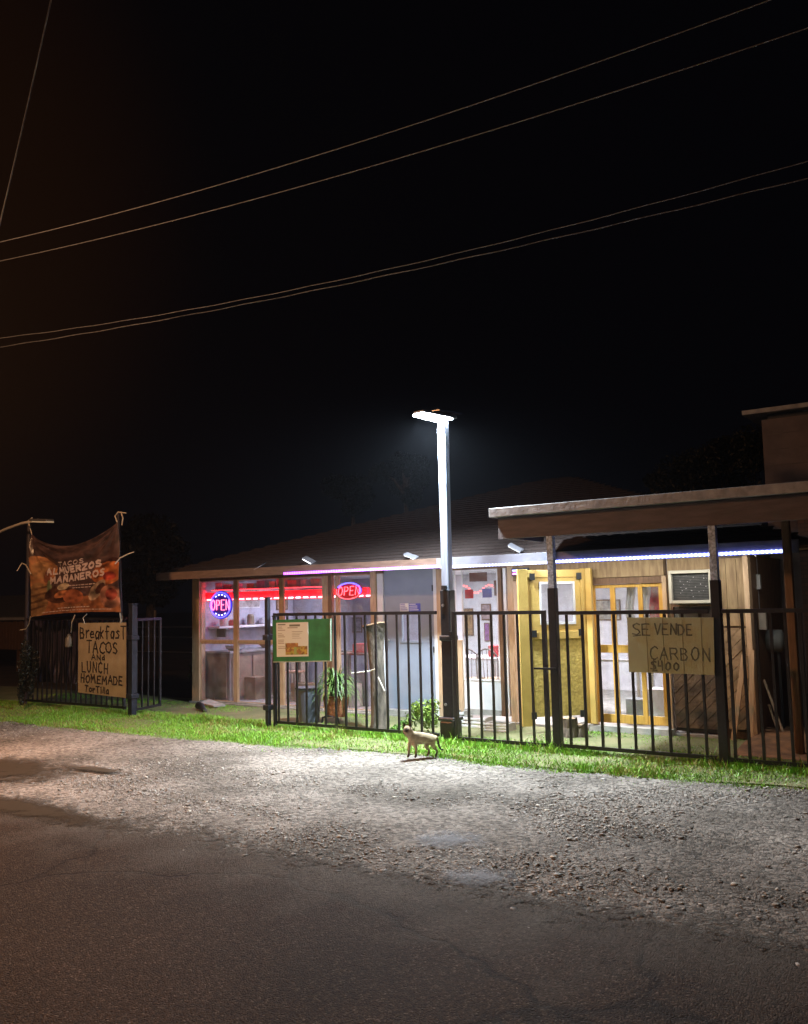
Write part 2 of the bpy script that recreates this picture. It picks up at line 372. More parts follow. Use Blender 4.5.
    l.new(h2.outputs[0], bp.inputs['Height']); l.new(bp.outputs[0], b.inputs['Normal'])
    return m
GRAV = gmat(); ASPH = asphalt()
single('ground', MB().quad((-150, -150, -.004), (150, -150, -.004), (150, 150, -.004), (-150, 150, -.004)), mat('dark_soil', (.07, .055, .04), (.04, .032, .024), 1.2, .9, 0, .5, 20), 'dark bare soil running out to the horizon', 'ground', kind='structure', loc=(0, 0, 0))
g = MB().grid(lambda u, v: (-22 + 34 * u, 3.2 + 6.0 * v, .012 * float(vnoise(-22 + 34 * u, 4 + 5.2 * v, 1.3, 3)) * min(1, v * 6)), 170, 26)
single('gravel_lot', g, GRAV, 'pale crushed gravel apron between the road and the grass strip', 'gravel lot', kind='structure', loc=(0, 0, .0), smooth=True)
def edge(s): return TR + .75 + .16 * (float(vnoise(s, 0, .6, 11)) - .5) + .07 * (float(vnoise(s, 3, 4, 12)) - .5) + .03 * (float(vnoise(s, 3, 14, 13)) - .5)
r = MB()
N = 900; ss = np.linspace(-24, 14, N)
r.v = [(float(s), edge(float(s)), .016) for s in ss] + [(float(s), -14., .016) for s in ss]
r.f = [(i + N, i + 1 + N, i + 1, i) for i in range(N - 1)]
single('road', r, ASPH, 'worn dark asphalt road with fine cracks in the foreground', 'road', kind='structure', loc=(0, 0, 0))
# yard soil behind the fence
_gx, _gt = zip(*[gnd(x, y) for x, y in ((0, 724), (120, 735), (240, 746), (400, 757), (560, 774), (700, 785), (808, 793))])
def _yt(u, v):
    s = -24 + 38 * u; t0 = float(np.interp(s, _gx, _gt)) + .12 + .1 * float(vnoise(s, 0, 2.5, 17)); return (s, t0 + (10.7 - t0) * v, .008 + .012 * float(vnoise(s, v * 3, 1.1, 5)))
yd = MB().grid(_yt, 300, 18)
single('yard_soil', yd, mat('yard_dirt', (.19, .18, .085), (.11, .13, .045), 2.2, .9, 0, .6, 30), 'trampled dirt yard between the fence and the building', 'yard', kind='structure', loc=(0, 0, 0), smooth=True)

def blob(cs, ct, rs, rt, z, seed, n=72, amp=.35):
    r_ = np.random.default_rng(seed); ph = r_.random(6) * 6.28; am = r_.random(6) * amp / 2
    mb = MB(); pts = []
    for i in range(n):
        a = 6.2832 * i / n; k = 1 + sum(am[j] / (1 + j * .5) * math.sin((j + 2) * a + ph[j]) for j in range(6))
        pts.append((cs + rs * k * math.cos(a), ct + rt * k * math.sin(a), z))
    mb.quad(*pts); return mb
def patch_mat(name, c1, c2, rough, amp=.5, bump=.1, nsc=4.5, amax=.92, lo=.4):
    """a sheet whose ragged rim thins out into the gravel"""
    m = bpy.data.materials.new(name); m.use_nodes = True; n, l = m.node_tree.nodes, m.node_tree.links; b = n['Principled BSDF']
    tc = n.new('ShaderNodeTexCoord'); vm = n.new('ShaderNodeVectorMath'); vm.operation = 'LENGTH'
    mp = n.new('ShaderNodeMapping'); mp.inputs['Location'].default_value = (-1, -1, 0); mp.inputs['Scale'].default_value = (2, 2, 0)
    l.new(tc.outputs['Generated'], mp.inputs[0]); l.new(mp.outputs[0], vm.inputs[0])
    z1 = n.new('ShaderNodeTexNoise'); z1.inputs['Scale'].default_value = nsc; z1.inputs['Detail'].default_value = 9; z1.inputs['Roughness'].default_value = .65; l.new(tc.outputs['Object'], z1.inputs[0])
    a = n.new('ShaderNodeMath'); a.operation = 'MULTIPLY_ADD'; a.inputs[1].default_value = amp * 3; l.new(z1.outputs[0], a.inputs[0]); l.new(vm.outputs['Value'], a.inputs[2])
    r = n.new('ShaderNodeMapRange'); r.inputs['From Min'].default_value = amp * 1.5 + lo; r.inputs['From Max'].default_value = amp * 1.5 + .95; r.inputs['To Min'].default_value = amax; r.inputs['To Max'].default_value = 0
    l.new(a.outputs[0], r.inputs[0]); l.new(r.outputs[0], b.inputs['Alpha'])
    cr = n.new('ShaderNodeMix'); cr.data_type = 'RGBA'; cr.inputs[6].default_value = (*c2, 1); cr.inputs[7].default_value = (*c1, 1); z2 = n.new('ShaderNodeTexNoise'); z2.inputs['Scale'].default_value = 14; l.new(tc.outputs['Object'], z2.inputs[0])
    l.new(z2.outputs[0], cr.inputs[0]); l.new(cr.outputs[2], b.inputs['Base Color']); b.inputs['Roughness'].default_value = rough
    bp = n.new('ShaderNodeBump'); bp.inputs['Strength'].default_value = bump; bp.inputs['Distance'].default_value = .01; z3 = n.new('ShaderNodeTexNoise'); z3.inputs['Scale'].default_value = 60; l.new(tc.outputs['Object'], z3.inputs[0]); l.new(z3.outputs[0], bp.inputs['Height']); l.new(bp.outputs[0], b.inputs['Normal'])
    return m
MUD = patch_mat('wet_mud', (.07, .055, .038), (.045, .036, .026), .35, .55)
PUD = ((-12, 770, 1.4, .66, 'larger flat brown puddle in the gravel at the far left'), (5, 808, 1.6, .24, 'narrow brown puddle just above the asphalt at the far left'), (95, 772, .6, .13, 'thin damp puddle tongue right of the larger brown puddle'))
PAL = ((447, 842, .30, .25, 'upper wet patch with painted pale sheen in the gravel near the road edge'), (478, 880, .27, .20, 'lower wet patch with painted pale sheen in the gravel near the road edge'))
def sheet(name, s, t, rs, rt, z, m, lb, cat):
    return single(name, MB().quad((s - rs, t - rt, z), (s + rs, t - rt, z), (s + rs, t + rt, z), (s - rs, t + rt, z)), m, lb, cat, kind='structure')
for k, (x, y, dx, rt, lb) in enumerate(PUD):
    s, t = gnd(x, y); sheet('puddle', s, t, dx, rt, .022 + .003 * k, MUD, lb, 'puddle')
SM = patch_mat('pale_wet_sheen', (.27, .28, .31), (.12, .12, .13), .8, .9, 1, 9, .6, .2)  # sheen of the wet patches put into the colour, surface stays rough
for k, (x, y, dx, rt, lb) in enumerate(PAL):
    s, t = gnd(x, y); sheet('pale_patch', s, t, dx, rt, .020 + .002 * k, SM, lb, 'wet patch')

# gravel stones ---------------------------------------------------
def pebbles():
    # icosahedron
    ph = (1 + 5 ** .5) / 2
    iv = np.array([(-1, ph, 0), (1, ph, 0), (-1, -ph, 0), (1, -ph, 0), (0, -1, ph), (0, 1, ph), (0, -1, -ph), (0, 1, -ph), (ph, 0, -1), (ph, 0, 1), (-ph, 0, -1), (-ph, 0, 1)]) / 1.9
    fi = np.array([(0, 11, 5), (0, 5, 1), (0, 1, 7), (0, 7, 10), (0, 10, 11), (1, 5, 9), (5, 11, 4), (11, 10, 2), (10, 7, 6), (7, 1, 8), (3, 9, 4), (3, 4, 2), (3, 2, 6), (3, 6, 8), (3, 8, 9), (4, 9, 5), (2, 4, 11), (6, 2, 10), (8, 6, 7), (9, 8, 1)])
    n = 190000
    s = rng.uniform(-14, 2.2, n); t = rng.uniform(4.0, 8.05, n) ** 1.0
    d = vnoise(s * .55, t, 1.3, 31) * .6 + vnoise(s, t, 3.1, 32) * .4; d = d - .10 * np.exp(-((t - 5.45) / .28) ** 2) - .12 * np.exp(-((t - 6.95) / .25) ** 2)
    right = np.clip((s + 7) / 4, 0, 1)
    keep = rng.random(n) < np.clip((d - .36) * 3.6 + .03 + .10 * right, .04, 1) * np.clip((t - 4.1) * 1.5, .06, 1)
    # clear of the puddles
    for x, y, dx, rt, _l in PUD:
        a, b = gnd(x, y); keep &= ((((s - a) / (dx * .62)) ** 2 + ((t - b) / (rt * .62)) ** 2) > 1) | (rng.random(n) < .08)
    s, t = s[keep], t[keep]; right = right[keep]; n = len(s)
    size = np.clip(rng.lognormal(-5.45, .52, n), .0025, .018) * (1 + .2 * right)
    # strays on the asphalt
    m = 11000; s2 = rng.uniform(-9, 1.5, m); t2 = TR - np.abs(rng.normal(0, 1, m)) * np.where(rng.random(m) < .7, .3, 1.1); sz2 = np.clip(rng.lognormal(-5.6, .4, m), .002, .014)
    s = np.r_[s, s2]; t = np.r_[t, t2]; size = np.r_[size, sz2]; n = len(s)
    sc = np.stack([size * rng.uniform(.8, 1.5, n), size * rng.uniform(.7, 1.1, n), size * rng.uniform(.18, .36, n)], 1)
    ang = rng.uniform(0, 6.28, n); tl = rng.normal(0, .3, n)
    jit = 1 + rng.uniform(-.3, .3, (n, 12, 1))
    v = iv[None] * jit * sc[:, None, :]
    # tilt about x
    y = v[..., 1] * np.cos(tl)[:, None] - v[..., 2] * np.sin(tl)[:, None]; z = v[..., 1] * np.sin(tl)[:, None] + v[..., 2] * np.cos(tl)[:, None]
    x = v[..., 0]; c, q = np.cos(ang)[:, None], np.sin(ang)[:, None]
    X = x * c - y * q + s[:, None]; Y = x * q + y * c + t[:, None]; Zz = z + (sc[:, 2] * .35)[:, None] + .010
    V = X[..., None] * us + Y[..., None] * vs; V[..., 2] = Zz
    Fa = (fi[None] + (np.arange(n) * 12)[:, None, None]).reshape(-1, 3)
    tone = np.clip(rng.normal(.33, .09, n), .14, .6); br = rng.random(n)
    col = np.stack([tone * (1 + .07 * br), tone * (.97 + .03 * br), tone * (.94 - .10 * br)], 1)
    o = fast_mesh('gravel_stones', V.reshape(-1, 3), Fa, 3, vcol('stone', .8, .3, 120, .25), np.repeat(col, 12, 0))
    tag(o, 'loose pale gravel stones strewn over the apron', 'gravel', kind='stuff')
pebbles()

# grass -----------------------------------------------------------
FENCE_T = 8.6
gx, gt = zip(*[gnd(x, y) for x, y in ((0, 724), (120, 735), (240, 746), (400, 757), (560, 774), (700, 785), (808, 793))])
def gedge(s): return np.interp(s, gx, gt)
def grass():
    n = 460000
    s = rng.uniform(-15, 1.2, n); t = rng.uniform(7.2, 10.3, n)
    e = gedge(s) + (vnoise(s, t * 0, 1.7, 51) - .5) * .3 + (vnoise(s, t * 0, 7, 52) - .5) * .16
    dens = np.clip((t - e) / .12, 0, 1)
    yard = np.clip((t - 8.95) / .25, 0, 1); patch = np.clip((vnoise(s, t, 1.3, 53) - np.where(s > -7, .62, .40)) * 4, 0, 1)
    dens *= 1 - yard * (1 - patch * .8)
    dens *= np.clip(.62 + (vnoise(s, t, 3.5, 54)) * .8, 0, 1)
    dens = np.where((t < e) & (t > e - .25), .05, dens)
    k = rng.random(n) < dens; s, t = s[k], t[k]; n = len(s); yard = yard[k]
    h = rng.gamma(6, .0044, n) * (1 + 1.3 * (np.abs(t - FENCE_T) < .13) * vnoise(s, t, 5, 57)) * (1 - .45 * yard) * (.6 + .9 * vnoise(s, t, 2.3, 55))
    h *= np.clip((t - gedge(s)) / .25 + .35, .35, 1)
    w = rng.uniform(.003, .007, n); a = rng.uniform(0, 6.28, n); ln = rng.uniform(.1, .9, n) * h; la = rng.uniform(0, 6.28, n)
    dx, dy = np.cos(a) * w, np.sin(a) * w; lx, ly = np.cos(la) * ln, np.sin(la) * ln
    z0 = .006
    def pt(x, y, z): q = x[:, None] * us + y[:, None] * vs; q[:, 2] = z; return q
    V = np.stack([pt(s - dx, t - dy, 0 * h + z0), pt(s + dx, t + dy, 0 * h + z0), pt(s - dx * .7 + lx * .35, t - dy * .7 + ly * .35, h * .6), pt(s + dx * .7 + lx * .35, t + dy * .7 + ly * .35, h * .6), pt(s + lx, t + ly, h)], 1)
    b = np.arange(n)[:, None] * 5
    Fa = np.concatenate([b + np.array([[0, 1, 3]]), b + np.array([[0, 3, 2]]), b + np.array([[2, 3, 4]])])
    g = rng.uniform(.65, 1.3, n); dry = (rng.random(n) < (.10 + .35 * (vnoise(s, t, 1.9, 56) > .66)))
    col = np.where(dry[:, None], np.array([[.34, .32, .10]]), np.array([[.20, .44, .035]])) * g[:, None]
    m = vcol('grass_blade', .5)
    o = fast_mesh('grass', V.reshape(-1, 3), Fa, 3, m, np.repeat(col, 5, 0))
    tag(o, 'bright green grass strip along the foot of the fence', 'grass', kind='stuff')
grass()

# ================================================================== STROKE LETTERING
GL = {
 'A': [[(0, 0), (.3, 1), (.6, 0)], [(.1, .38), (.5, .38)]], 'B': [[(0, 0), (0, 1), (.4, .95), (.48, .75), (.35, .55), (0, .5)], [(.35, .55), (.55, .3), (.42, .04), (0, 0)]],
 'C': [[(.55, .85), (.35, 1), (.08, .8), (0, .45), (.12, .1), (.38, 0), (.56, .12)]], 'D': [[(0, 0), (0, 1), (.35, .92), (.55, .55), (.4, .1), (0, 0)]],
 'E': [[(.5, 1), (0, 1), (0, 0), (.52, 0)], [(0, .52), (.4, .52)]], 'H': [[(0, 0), (0, 1)], [(.52, 0), (.52, 1)], [(0, .5), (.52, .5)]],
 'L': [[(0, 1), (0, 0), (.48, .02)]], 'M': [[(0, 0), (.06, 1), (.34, .35), (.62, 1), (.68, 0)]], 'N': [[(0, 0), (0, 1), (.5, 0), (.5, 1)]],
 'O': [[(.3, 1), (.06, .8), (0, .45), (.1, .1), (.32, 0), (.54, .2), (.6, .55), (.5, .88), (.3, 1)]], 'P': [[(0, 0), (0, 1), (.4, .95), (.52, .72), (.38, .5), (0, .46)]],
 'R': [[(0, 0), (0, 1), (.4, .95), (.5, .74), (.36, .52), (0, .5)], [(.25, .5), (.54, 0)]], 'S': [[(.52, .88), (.3, 1), (.06, .86), (.08, .62), (.42, .45), (.54, .22), (.35, .01), (.02, .1)]],
 'T': [[(0, 1), (.6, 1)], [(.3, 1), (.3, 0)]], 'U': [[(0, 1), (.02, .25), (.2, 0), (.42, .1), (.52, .4), (.54, 1)]], 'V': [[(0, 1), (.28, 0), (.56, 1)]],
 'Z': [[(0, 1), (.52, 1), (0, 0), (.55, 0)]], 'Y': [[(0, 1), (.28, .5), (.56, 1)], [(.28, .5), (.28, 0)]],
 'Ñ': [[(0, 0), (0, 1), (.5, 0), (.5, 1)], [(.08, 1.14), (.2, 1.24), (.34, 1.14), (.46, 1.24)]],
 '$': [[(.5, .85), (.28, .95), (.06, .8), (.12, .58), (.42, .42), (.5, .2), (.28, .06), (.02, .14)], [(.27, 1.08), (.27, -.08)]],
 '4': [[(.06, 1), (.0, .45), (.46, .45)], [(.42, 1), (.42, 0)]], '0': [[(.28, .85), (.04, .6), (.06, .2), (.28, .05), (.5, .25), (.5, .65), (.28, .85)]],
 'a': [[(.42, .6), (.15, .62), (0, .35), (.12, .02), (.38, .15), (.44, .6), (.46, 0)]], 'r': [[(0, .62), (.03, 0)], [(.02, .4), (.18, .6), (.36, .6)]],
 'e': [[(.02, .34), (.42, .36), (.36, .58), (.16, .62), (0, .36), (.1, .04), (.42, .06)]], 'k': [[(0, 1), (0, 0)], [(.42, .68), (.02, .34), (.42, 0)]],
 'f': [[(.42, .92), (.22, 1), (.14, .8), (.14, 0)], [(0, .55), (.36, .55)]], 's': [[(.38, .55), (.18, .66), (.02, .5), (.34, .26), (.28, .02), (0, .06)]],
 't': [[(.2, 1), (.2, .06), (.4, .0)], [(0, .85), (.44, .85)]], 'o': [[(.2, .62), (.02, .4), (.06, .08), (.26, 0), (.44, .22), (.4, .52), (.2, .62)]],
 'i': [[(.08, .62), (.08, 0)], [(.07, .8), (.1, .84)]], 'l': [[(.06, 1), (.06, 0)]], 'd': [[(.4, .9), (.42, 0)], [(.42, .45), (.2, .55), (.02, .3), (.14, .02), (.42, .12)]],
}
def strokes(text, x0, y0, x1, y1, jit=.03, slant=0, seed=0, gap=.28):
    """polylines of the text fitted into the box (x0,y0)-(x1,y1), y up"""
    rr = random.Random(seed); w = 0; out = []
    for ch in text:
        if ch == ' ': w += .45; continue
        g = GL[ch]; gw = max(p[0] for q in g for p in q)
        dy = rr.uniform(-jit, jit); k = 1 + rr.uniform(-jit, jit) * 2
        kx = 1 + rr.uniform(-jit, jit) * 2.5; rt = rr.uniform(-jit, jit) * 1.6
        for q in g:
            if jit:
                f = [q[0]]
                for A, Bq in zip(q[:-1], q[1:]): f += [((A[0] + Bq[0]) / 2 + rr.uniform(-jit, jit) * .6, (A[1] + Bq[1]) / 2 + rr.uniform(-jit, jit) * .6), (Bq[0] + rr.uniform(-jit, jit) * .7, Bq[1] + rr.uniform(-jit, jit) * .7)]
                q = f
            out.append([(w + p[0] * kx + (slant + rt) * p[1], dy + p[1] * k) for p in q])
        w += gw + gap
    w -= gap
    return [[(x0 + (x1 - x0) * a / w, y0 + (y1 - y0) * b) for a, b in q] for q in out]
def ribbon(mb, polys, fn, w, th=.003, n=(0, -1, 0)):
    for q in polys:
        pts = [np.array(fn(*p), float) for p in q]
        for a, b in zip(pts[:-1], pts[1:]):
            d = b - a; L = np.linalg.norm(d)
            if L < 1e-6: continue
            d = d / L * w * .42; mb.bar(a - d, b + d, w * random.uniform(.8, 1.15), th, n)

# ================================================================== BUILDING
WT = 10.25; ET = 9.65
EZ = 2.06
SL, SR = -11.58, -1.80          # eave ends
W0 = S_(193, WT); W1 = S_(752, WT)
B = Thing('restaurant', 'low wood-framed restaurant with lit windows under a brown hip roof', 'building', ((W0 + W1) / 2, WT, 0))
sx = lambda px, y=650: S_(px, WT, y)
# roof
a = 4.65; rz = 3.66
e = [(SL, ET, EZ + .05), (SR, ET, EZ + .05), (SR, ET + 2 * a, EZ + .05), (SL, ET + 2 * a, EZ + .05)]
r1 = (SL + a, ET + a, rz); r2 = (SR - a, ET + a, rz)
rf = MB(); rf.quad(e[0], e[1], r2, r1); rf.quad(e[1], e[2], r2); rf.quad(e[2], e[3], r1, r2); rf.quad(e[3], e[0], r1)
rf.quad(*[(p[0], p[1], EZ + .045) for p in e[::-1]])
roof = B.part('roof', rf, SHINGLE)
# shingle courses on the front slope (thin lapped steps)
sh = MB()
for k in range(1, 30):
    u = k / 31; z = EZ + .05 + (rz - EZ - .05) * u; t = ET + a * u; s0 = SL + a * u; s1 = SR - a * u
    sh.hexa([(s0, t - .006, z + .002), (s1, t - .006, z + .002), (s1, t + .1, z + .036), (s0, t + .1, z + .036), (s0, t - .006, z + .012), (s1, t - .006, z + .012), (s1, t + .1, z + .044), (s0, t + .1, z + .044)])
B.part('shingle_course', sh, SHINGLE, roof)
# fascia : brown wood on the left, painted board on the right
sm = S_(440, ET)
B.part('fascia', MB().box((SL, ET - .03, EZ - .06), (sm, ET - .002, EZ + .06)), FASC, bevel=.004)
B.part('fascia', MB().box((sm + .002, ET - .034, EZ - .08), (SR - .1, ET - .002, EZ + .06)), EAVEW, bevel=.004)
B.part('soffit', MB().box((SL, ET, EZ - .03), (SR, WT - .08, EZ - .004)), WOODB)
# room shell
RB = 14.4
B.part('floor_slab', MB().box((W0 - .03, WT - .06, -.02), (sx(716), RB, .04)), CONC)
B.part('rear_wall', MB().box((W0, RB, .0), (-9.6, RB + .1, EZ - .022)), ROOMW)
B.part('rear_wall', MB().box((-9.598, RB, .0), (sx(730), RB + .1, EZ - .022)), WHITE)
B.part('side_wall', MB().box((W0 - .02, WT + .125, .0), (W0 + .08, RB, EZ - .022)), ROOMW)
B.part('partition_wall', MB().box((sx(672), WT + .1, .1), (sx(678), RB, EZ)), WHITE)
B.part('ceiling', MB().box((W0, WT + .06, EZ - .02), (sx(735), RB, EZ + .02)), WHITE)
def zz(py, px=400): return Z_(px, py, WT)
def stud(x0, x1, z0, z1, m, name='window_post', d=(0, .09)):
    return B.part(name, MB().box((sx(x0), WT + d[0], z0), (sx(x1), WT + d[1], z1)), m, bevel=.004)
HZ = EZ - .03
zs = .02; zm = zz(642, 230)
stud(193, 200, 0, HZ, WOODP, 'corner_post', (-.02, .12))
TD = (.0, .035)
stud(233.5, 237.5, zs, HZ, WOODP, d=TD); stud(279.5, 283.5, zs, HZ, WOODP, d=TD); stud(323, 328.5, zs, HZ, WOODP, d=TD); stud(330, 333.5, 0, HZ, WOODB, 'corner_post', (-.03, .04))
stud(336, 339, zs, HZ, WOODP, d=TD); stud(372, 377.5, 0, HZ, WOODP, 'corner_post', (-.02, .05)); stud(378, 384, 0, HZ, WHITE, 'door_jamb', (.0, .06))
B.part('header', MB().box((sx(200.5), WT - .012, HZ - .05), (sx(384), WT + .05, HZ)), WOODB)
B.part('sill', MB().box((sx(200.5), WT - .02, zs), (sx(323), WT + .04, zs + .04)), CONC)
B.part('sill', MB().box((sx(336), WT - .02, zs), (sx(371), WT + .04, zs + .04)), CONC)
def rail(x0, x1, z, m=WOODP, h=.04): return B.part('mid_rail', MB().box((sx(x0), WT + .004, z - h / 2), (sx(x1), WT + .035, z + h / 2)), m, bevel=.003)
rail(200, 233.4, zm); rail(237.6, 279.4, zm); rail(283.6, 322.9, zm)
def window(x0, x1, z0, z1, m=GLASS, fr=WOODP, f=.02):
    wn_ = B.part('window', MB().box((sx(x0), WT + .012, z0), (sx(x0) + f, WT + .03, z1)).box((sx(x1) - f, WT + .012, z0), (sx(x1), WT + .03, z1))
                 .box((sx(x0) + f, WT + .012, z0), (sx(x1) - f, WT + .03, z0 + f)).box((sx(x0) + f, WT + .012, z1 - f), (sx(x1) - f, WT + .03, z1)), fr)
    B.part('pane', MB().box((sx(x0) + f, WT + .018, z0 + f), (sx(x1) - f, WT + .022, z1 - f)), m, wn_)
    return wn_
for x0, x1 in ((200.4, 233.4), (237.6, 279.4), (283.6, 322.9)):
    window(x0, x1, zs + .042, zm - .022, f=.012); window(x0, x1, zm + .022, HZ - .052, f=.012)
window(339.3, 371.7, zs + .042, HZ - .052, f=.012)
# grey door
dz1 = HZ - .01
door = B.part('door', MB().box((sx(384.6), WT + .02, .11), (sx(401.5), WT + .065, dz1)).box((sx(420.5), WT + .02, .11), (sx(434), WT + .065, dz1))
    .box((sx(401.5), WT + .02, .11), (sx(420.5), WT + .065, zz(641, 410))).box((sx(401.5), WT + .02, zz(604, 410)), (sx(420.5), WT + .065, dz1)), GREYD, label='plain grey door with a small low window')
B.part('pane', MB().box((sx(401.5), WT + .035, zz(641, 410)), (sx(420.5), WT + .041, zz(604, 410))), GLASSC, door)
B.part('moulding', MB().box((sx(400), WT + .01, zz(643, 410)), (sx(422), WT + .0195, zz(641, 410))), GREYD, door)
B.part('handle', MB().tube([(sx(388), WT + .02, zz(640)), (sx(388), WT - .03, zz(640)), (sx(391), WT - .035, zz(640))], .014), STEEL, door)
B.part('hinge', MB().box((sx(433), WT + .004, zz(652)), (sx(434.5), WT + .0195, zz(646))), DARK, door)
B.part('hinge', MB().box((sx(433), WT + .004, zz(592)), (sx(434.5), WT + .0195, zz(586))), DARK, door)
stud(434.5, 438, 0, HZ, WHITE, 'door_jamb'); stud(438.5, 444, 0, HZ, WOODP, 'corner_post', (-.02, .12))
B.part('door_threshold', MB().box((sx(384), WT - .05, 0.0), (sx(435), WT + .1, .10)), CONC)
# middle window bay
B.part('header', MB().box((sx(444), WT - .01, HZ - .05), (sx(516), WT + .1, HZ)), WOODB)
stud(457, 462, .1, zz(640, 460), WOODP); stud(500, 503.5, .1, HZ, WOODB, 'window_post', (-.01, .1)); stud(505, 508, .1, HZ, WHITE, 'window_post'); stud(510, 516, 0, HZ, WOODP, 'corner_post', (-.02, .12))
B.part('apron_panel', MB().box((sx(462.5), WT + .02, .1), (sx(499.5), WT + .05, zz(681, 480))), WHITE)
B.part('skirting', MB().box((sx(462.5), WT - .005, .1), (sx(499.5), WT + .018, .17)), CONC)
window(462.5, 499.5, zz(681, 480) + .002, HZ - .052, GLASSC, WHITE)
window(444.5, 456.5, .12, HZ - .052, GLASSC, WHITE)
# right bay : tan header, yellow double door
hz0 = zz(577, 620)
B.part('header', MB().box((sx(516.5), WT - .03, hz0), (sx(668), WT + .1, HZ)), PLY, label='tan wooden header above the yellow doors')
stud(588, 593, 0, hz0, WOODP, 'door_jamb', (-.02, .12)); stud(665.5, 670, 0, hz0, WOODP, 'door_jamb', (-.02, .12))
B.part('lintel', MB().box((sx(593.3), WT - .01, zz(584, 620)), (sx(665), WT + .09, hz0 - .002)), WOODB)
yz0, yz1 = zz(724, 630), zz(584, 620) - .003
ST = ((593.5, 597), (612, 617), (640, 644.5), (661, 665.3))
d = MB()
for x0, x1 in ST: d.box((sx(x0), WT + .01, yz0), (sx(x1), WT + .04, yz1))
for (_, x0), (x1, _) in zip(ST[:-1], ST[1:]):
    for z0, z1 in ((yz0, yz0 + .10), (zz(653, 620), zz(645, 620)), (yz1 - .04, yz1)): d.box((sx(x0), WT + .014, z0), (sx(x1), WT + .037, z1))
dd = B.part('door', d, YEL, bevel=.003, label='shut yellow wooden glazed door with six panes')
for (_, x0), (x1, _) in zip(ST[:-1], ST[1:]):
    for z0, z1 in ((yz0 + .10, zz(653, 620)), (zz(645, 620), yz1 - .04)):
        B.part('pane', MB().box((sx(x0), WT + .022, z0), (sx(x1), WT + .027, z1)), GLASSC, dd)
B.part('door_step', MB().box((sx(590), WT - .14, 0), (sx(672), WT - .03, yz0 - .02)), CONC)
# siding under and beside the air conditioner
B.part('wall_panel', MB().box((sx(670.5), WT + .02, zz(570, 690)), (sx(716), WT + .06, HZ)), PLY)
z_a, z_b = zz(604, 690), zz(660, 690)
B.part('wall_panel', MB().box((sx(670.5), WT + .02, z_b), (sx(673), WT + .06, zz(570, 690))), PLY)
wn_ = B.part('window', MB().box((sx(673), WT + .01, z_b + .0301), (sx(675), WT + .05, z_a - .0301)).box((sx(673), WT + .01, z_a - .03), (sx(716), WT + .06, z_a)).box((sx(673), WT + .01, z_b), (sx(716), WT + .06, z_b + .03)), WOODB)
B.part('pane', MB().box((sx(673), WT + .03, z_b + .03), (sx(716), WT + .036, z_a - .03)), GLASSC, wn_)
DW = mat('weathered_board', (.17, .125, .09), (.05, .036, .028), 5, .8, 0, .6, 30, stretch=(1, 1, 1))
DW2 = mat('tan_weathered_board', (.34, .24, .14), (.16, .11, .065), 5, .8, 0, .5, 30)
def diag(xa, xb, z0, z1, m, name='diagonal_siding', step=.105, t0=WT - .01):
    """boards at 45 degrees cut to the rectangle"""
    s0, s1 = sx(xa), sx(xb); mb = MB(); k = -1.5 * (z1 - z0)
    c = s0 - (z1 - z0)
    while c < s1:
        def clip(p):  # polygon clip by the rectangle
            for ax, lo, sg in ((0, s0, 1), (0, s1, -1), (1, z0, 1), (1, z1, -1)):
                o = []
                for i in range(len(p)):
                    A, Bq = p[i - 1], p[i]; fa = sg * (A[ax] - lo); fb = sg * (Bq[ax] - lo)
                    if fa >= 0: o.append(A)
                    if fa * fb < 0: u = fa / (fa - fb); o.append((A[0] + (Bq[0] - A[0]) * u, A[1] + (Bq[1] - A[1]) * u))
                p = o
                if not p: return p
            return p
        g = .004
        poly = clip([(c + g, z0), (c + step * 1.2 - g, z0), (c + step * 1.2 - g + (z1 - z0), z1), (c + g + (z1 - z0), z1)])
        if len(poly) > 2:
            dt_ = random.uniform(0, .008); i = len(mb.v); n = len(poly)
            mb.v += [(x, t0 - dt_, z) for x, z in poly] + [(x, t0 + .02, z) for x, z in poly]
            mb.f.append(tuple(range(i, i + n))); mb.f += [(i + j, i + n + j, i + n + (j + 1) % n, i + (j + 1) % n) for j in range(n)]
        c += step * 1.2
    return B.part(name, mb, m)
B.part('wall_panel', MB().box((sx(672), WT + .012, .06), (sx(719), WT + .05, z_b - .002)), DARK)
diag(672.5, 718.5, .10, z_b - .01, DW, 'diagonal_siding')
B.part('wall_panel', MB().box((sx(719.5), WT - .01, .02), (sx(752), WT + .05, zz(556, 735))), DW)
for i in range(3):
    x0 = 720 + i * 10.8; B.part('plywood_board', MB().box((sx(x0), WT - .024 - .003 * i, zz(626, 735)), (sx(x0 + 10.4), WT - .0105, zz(558, 735))), PLY, bevel=.002)
diag(720, 748, .12, zz(628, 735), DW2, 'diagonal_siding', .10, WT - .034)
B.part('corner_post', MB().box((sx(748.5), WT - .05, 0), (sx(754), WT + .06, EZ - .04)), WOODP, bevel=.004)

